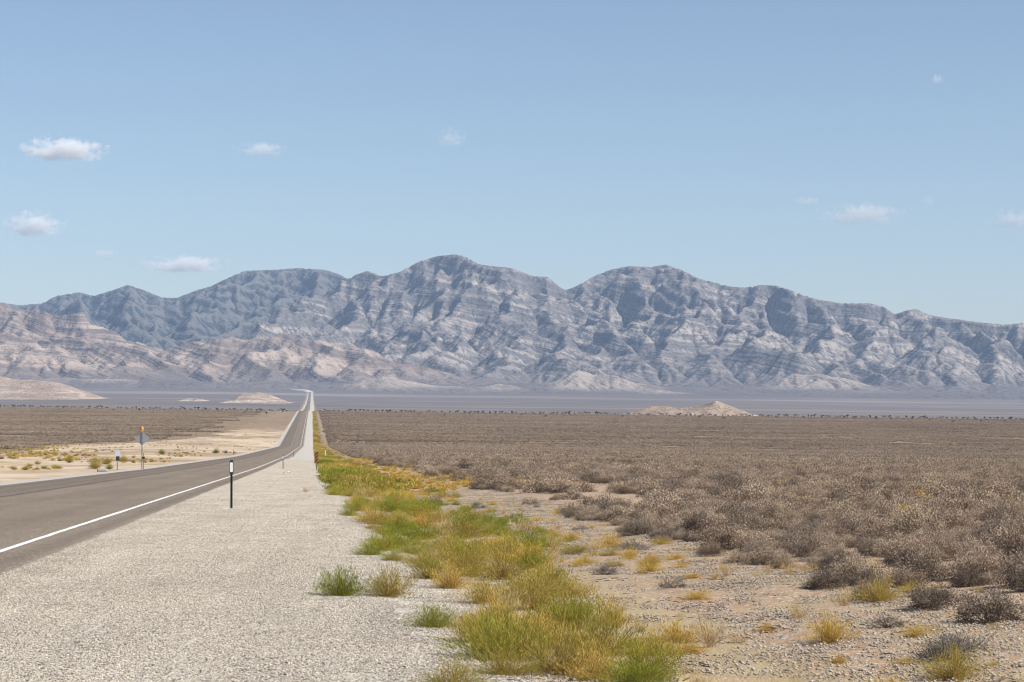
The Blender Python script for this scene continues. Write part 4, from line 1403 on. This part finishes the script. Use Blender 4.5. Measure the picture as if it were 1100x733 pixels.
# diamond warning sign seen from behind
def diamond_sign():
    Y = 196; x = at_y(152.8, Y); z = float(H(x, Y))
    o = empty('road_sign', (x, Y, z), R(-4))
    MB().vprism(uch(.085, .05), -.4, 3.25).build('post', M_galv, o)
    r, c = .68, .05
    cz = 2.62
    poly = []
    for k in range(4):
        a = math.pi / 2 * k
        d = np.array([math.cos(a), math.sin(a)]); t = np.array([-math.sin(a), math.cos(a)])
        for s in (-1, 0, 1):
            q = d * (r - (.07 if s else .045)) + t * s * .07
            poly.append((q[0], q[1]))
    poly = [(a * 1.0, b * .92 + cz) for a, b in poly]
    MB().prism(poly, .055, .062).build('sign_panel', M_alu, o)
    for zz in (cz - .32, cz + .32): MB().tube([(0, -.012, zz), (0, .07, zz)], .014, 6).build('bolt', M_galv, o)
    for zz in (cz - .3, cz + .3): MB().box((0, .0515, zz), (.5, .006, .04)).build('bracket', M_galv, o)
    l = MB(); n = 12
    for zz, rr in ((3.26, .10),): pass
    l.tube([(0, 0, 3.27), (0, 0, 3.33), (0, 0, 3.50), (0, 0, 3.60), (0, 0, 3.64)], [.10, .14, .15, .11, .04], n)
    w = l.build('warning_light', M_amber, o, smooth=True)
    MB().tube([(0, 0, 3.2), (0, 0, 3.28)], [.06, .13], 12).build('light_base', M_white, w)
    tag(o, 'grey back of a diamond road sign with an amber light on top', 'road sign')


diamond_sign()
Y = 190; x = at_y(154.6, Y)
o = empty('marker_post', (x, Y, float(H(x, Y))), R(10))
MB().vprism(uch(.06, .035), -.3, 1.35).build('post', M_galv, o)
MB().box((.0, -.01, .95), (.22, .012, .16)).build('marker_plate', M_black, o)
tag(o, 'short thin post with a small dark plate right beside the diamond sign', 'marker post')

# narrow sign seen nearly edge on
Y = 192; x = at_y(126.6, Y)
o = empty('narrow_sign', (x, Y, float(H(x, Y))), R(62))
MB().vprism(uch(.08, .045), -.3, 1.62).build('post', M_galv, o)
w, h0, h1 = .36, .72, 1.68
MB().prism([(-w, h0 + .28), (-w + .28, h0), (w - .28, h0), (w, h0 + .28), (w, h1 - .2), (w - .2, h1), (-w + .2, h1), (-w, h1 - .2)], -.016, -.008).build('sign_panel', M_alu, o)
MB().box((0, -.024, .95), (.5, .006, .38)).build('dark_plate', M_black, o)
tag(o, 'narrow grey sign on a short post turned almost edge on, left of the diamond sign', 'road sign')

# striped object marker
Y = 186; x = at_y(340, Y)
o = empty('object_marker', (x, Y, float(H(x, Y))), R(-4))
MB().vprism(uch(.07, .04), -.3, 1.5).build('post', M_galv, o)
h0, h1, w = .62, 1.54, .155
pn = MB().prism([(-w, h0), (w, h0), (w, h1), (-w, h1)], -.014, -.006).build('striped_panel', M_orange, o)
st = MB()
stw = .14
k = h0 - .31
while k < h1:
    # stripe rising to the right, clipped to the panel
    pts = []
    poly = [(-w, k), (w, k + 2 * w), (w, k + 2 * w + stw), (-w, k + stw)]
    def clip(poly, lo, keep_above):
        out = []
        for i in range(len(poly)):
            a, b = poly[i], poly[(i + 1) % len(poly)]
            ia = (a[1] >= lo) if keep_above else (a[1] <= lo); ib = (b[1] >= lo) if keep_above else (b[1] <= lo)
            if ia: out.append(a)
            if ia != ib:
                t = (lo - a[1]) / (b[1] - a[1]); out.append((a[0] + t * (b[0] - a[0]), lo))
        return out
    poly = clip(poly, h0, True)
    if len(poly) > 2: poly = clip(poly, h1, False)
    if len(poly) > 2: st.prism(poly, -.018, -.0145)
    k += stw * 2
st.build('black_stripes', M_black, pn)
tag(o, 'orange and black striped marker panel on a post at the gravel edge', 'object marker')

# white stake
Y = 415; x = at_y(349.6, Y)
o = MB().box((0, 0, .55), (.15, .05, 1.5)).build('marker_stake', M_white, loc=(x, Y, float(H(x, Y))))
tag(o, 'thin white stake in the brush just right of the striped marker', 'stake')

# pale pipe end by the left bushes
x, y, z = ground_at(110, 507.0)
o = empty('culvert_pipe', (x, y + .6, z), 0)
p = MB(); k = 14
prof = [(a * .34, b * .5) for a, b in [(-1.0, .30), (-.9, .27), (-.7, .30), (-.5, .27), (-.3, .30), (-.1, .27), (.1, .30), (.3, .27), (.5, .30), (.7, .27), (.9, .30)]]
p.tube([(a, 0, .06) for a, _ in prof], [b for _, b in prof], k)
p.build('pipe', M_conc, o, smooth=True)
MB().tube([(-.44, 0, .06), (-.422, 0, .06)], [.15, .15], 14).build('mouth_shade_disc', M_black, o)  # black disc stands in for the shade inside the pipe
tag(o, 'half buried pale metal pipe between bushes at the left road edge', 'pipe')

# scrap of white litter with dark marks on the shoulder
x, y, z = ground_at(308.3, 508.8)
V, F = [], []
for j in range(6):
    for i in range(8):
        a, b = (i / 7 - .5) * .46, (j / 5 - .5) * .9
        V.append((a + .02 * math.sin(7 * j), b, .05 + .05 * math.sin(9 * a + 3 * b) + .04 * math.sin(13 * b + i)))
for j in range(5):
    for i in range(7): F.append([j * 8 + i, j * 8 + i + 1, j * 8 + i + 9, j * 8 + i + 8])
m = bpy.data.materials.new('soiled_paper'); nt = NT(m)
g = nt.n('ShaderNodeTexCoord').outputs['Object']
nt.out(bsdf(nt, nt.mix(nt.ramp(nt.noise(g, 9, 2), [(.52, 0), (.58, 1)]), (.85, .84, .80), (.10, .09, .08)), .8).outputs[0])
me = mesh_from('paper_scrap', V, F, [m]); o = link('paper_scrap', me, loc=(x, y, z + .02))
sm = o.modifiers.new('thick', 'SOLIDIFY'); sm.thickness = .006
tag(o, 'crumpled white scrap with dark marks lying on the gravel shoulder', 'litter')


# ------------------------------------------------------------------ clouds
def mat_cloud(i, dens, rx, ry, rz, thr):
    m = bpy.data.materials.new('cloud_vapour'); nt = NT(m)
    oc = nt.n('ShaderNodeTexCoord').outputs['Object']
    off = nt.n('ShaderNodeVectorMath', operation='ADD'); nt.t.links.new(oc, off.inputs[0]); off.inputs[1].default_value = (i * 9.7, i * 4.1, i * 2.3)
    uv = nt.vec(oc, (1 / rx, 1 / ry, 1 / rz))
    ln = nt.n('ShaderNodeVectorMath', operation='LENGTH'); nt.t.links.new(uv, ln.inputs[0])
    big = nt.noise(nt.vec(off.outputs[0], (1, 1, 1.3)), 3.6 / rx, 6, .62)
    big2 = nt.noise(nt.vec(off.outputs[0], (1, 1, 1.6)), 9.5 / rx, 4, .6)
    r2 = nt.math('POWER', ln.outputs['Value'], 1.5)
    zz = nt.n('ShaderNodeSeparateXYZ'); nt.t.links.new(uv, zz.inputs[0])
    flat = nt.math('MULTIPLY_ADD', zz.outputs[2], 5.0, 2.3, clamp=True)
    d = nt.math('SUBTRACT', nt.math('MULTIPLY_ADD', big, 4.4, nt.math('MULTIPLY', big2, 1.9)), nt.math('MULTIPLY_ADD', r2, 1.45, thr + 1.5))
    d = nt.math('MULTIPLY', nt.math('MULTIPLY', nt.math('MULTIPLY', d, 2.4, clamp=True), dens), flat)
    v = nt.n('ShaderNodeVolumePrincipled', {'Color': (1, 1, 1, 1), 'Density': d, 'Anisotropy': -.25})
    nt.out(None, v.outputs[0])
    return m


def cloud(i, px, py, w, h, dens, label, thr=1.1, alt=2300):
    Y = alt / ((HY - py) / FPX)
    X = (px - 550) / FPX * Y
    rx = w / FPX * Y * .62; rz = h / FPX * Y * 1.05; ry = rx * .8
    V, F = [], []
    nu, nv = 28, 14
    for b in range(nv + 1):
        th = math.pi * b / nv
        for a in range(nu):
            ph = 2 * math.pi * a / nu
            V.append((rx * math.sin(th) * math.cos(ph), ry * math.sin(th) * math.sin(ph), rz * (math.cos(th) if math.cos(th) > 0 else math.cos(th) * .75)))
    for b in range(nv):
        for a in range(nu):
            F.append([b * nu + a, (b + 1) * nu + a, (b + 1) * nu + (a + 1) % nu, b * nu + (a + 1) % nu])
    me = mesh_from('cloud', V, F, [mat_cloud(i, dens / rz, rx, ry, rz, thr)], smooth=True)
    o = link('cloud', me, loc=(X, Y, EYE + alt))
    tag(o, label, 'cloud')


cloud(1, 66, 163, 92, 20, 1.6, 'brightest flat bottomed white cloud high at the upper left', .95)
cloud(2, 35, 244, 64, 22, 1.6, 'puffy white cloud below the brightest one at left', .95)
cloud(3, 196, 286, 92, 15, 1.1, 'long low white cloud just above the left mountains', 1.0)
cloud(4, 280, 161, 56, 13, .55, 'faint ragged cloud right of the brightest cloud', 1.05)
cloud(5, 484, 149, 36, 18, .5, 'small faint cloud alone above the middle peaks', 1.05)
cloud(6, 926, 232, 92, 20, .65, 'wide thin cloud at the right side of the sky', 1.0)
cloud(7, 997, 216, 20, 9, .5, 'small white wisp above right of the wide thin cloud', 1.05)
cloud(8, 1008, 85, 16, 8, .6, 'tiny cloud highest in the sky at upper right', 1.0)
cloud(9, 1088, 237, 52, 17, .7, 'cloud cut by the right edge of the photo', 1.0)
cloud(10, 111, 273, 36, 9, .45, 'small faint cloud between the puffy cloud and the long low one', 1.05)
cloud(11, 868, 216, 34, 8, .3, 'faint wisp left above the wide thin cloud', 1.05)

# ------------------------------------------------------------------ air
def haze():
    m = bpy.data.materials.new('thin_air'); nt = NT(m)
    v = nt.n('ShaderNodeVolumePrincipled', {'Color': (.50, .69, 1.0, 1), 'Density': 2.5e-5, 'Anisotropy': 0.0})
    nt.out(None, v.outputs[0])
    o = MB().box((0, 0, 0), (1, 1, 1)).build('haze', m)
    x0, x1, y0, y1, z0, z1 = -14000, 14000, -400, 20400, -130, 1250
    o.location = ((x0 + x1) / 2, (y0 + y1) / 2, (z0 + z1) / 2); o.scale = (x1 - x0, y1 - y0, z1 - z0)
    tag(o, 'thin blue haze over the whole valley', 'haze', kind='stuff')


haze()

# ------------------------------------------------------------------ light, sky, camera
SUN_AZ, SUN_EL = R(112), R(42)
w = bpy.data.worlds.new('World'); S.world = w; w.use_nodes = True
nt = w.node_tree
sky = nt.nodes.new('ShaderNodeTexSky'); sky.sky_type = 'NISHITA'; sky.sun_disc = False
sky.sun_elevation = SUN_EL; sky.sun_rotation = SUN_AZ
sky.altitude = 1500; sky.air_density = 1.0; sky.dust_density = 1.5; sky.ozone_density = 1.2
bg = next(n for n in nt.nodes if n.type == 'BACKGROUND')
nt.links.new(sky.outputs[0], bg.inputs[0]); bg.inputs[1].default_value = .088
sl = bpy.data.lights.new('sun', 'SUN'); sl.energy = 5.0; sl.angle = R(.53); sl.color = (1, .945, .86)
so = bpy.data.objects.new('sun', sl); COL.objects.link(so)
from mathutils import Vector
d = Vector((math.cos(SUN_EL) * math.sin(SUN_AZ), math.cos(SUN_EL) * math.cos(SUN_AZ), math.sin(SUN_EL)))
so.rotation_euler = d.to_track_quat('Z', 'Y').to_euler(); so.location = (30, -20, 60)

cd = bpy.data.cameras.new('camera'); co = bpy.data.objects.new('camera', cd); COL.objects.link(co)
co.location = (0, 0, EYE)
cd.sensor_width = 36; cd.lens = 36 * FPX / 1100
cd.clip_start = .1; cd.clip_end = 200000
co.rotation_euler = (R(90) + math.atan((HY - 366.5) / FPX), 0, 0)
S.camera = co
S.view_settings.view_transform = 'Standard'; S.view_settings.look = 'None'
S.view_settings.exposure = 0.42; S.view_settings.gamma = 1
cy = S.cycles
cy.max_bounces = 12; cy.diffuse_bounces = 3; cy.volume_bounces = 10; cy.transparent_max_bounces = 8
cy.use_denoising = True
cy.filter_width = 1.1
cy.volume_max_steps = 256
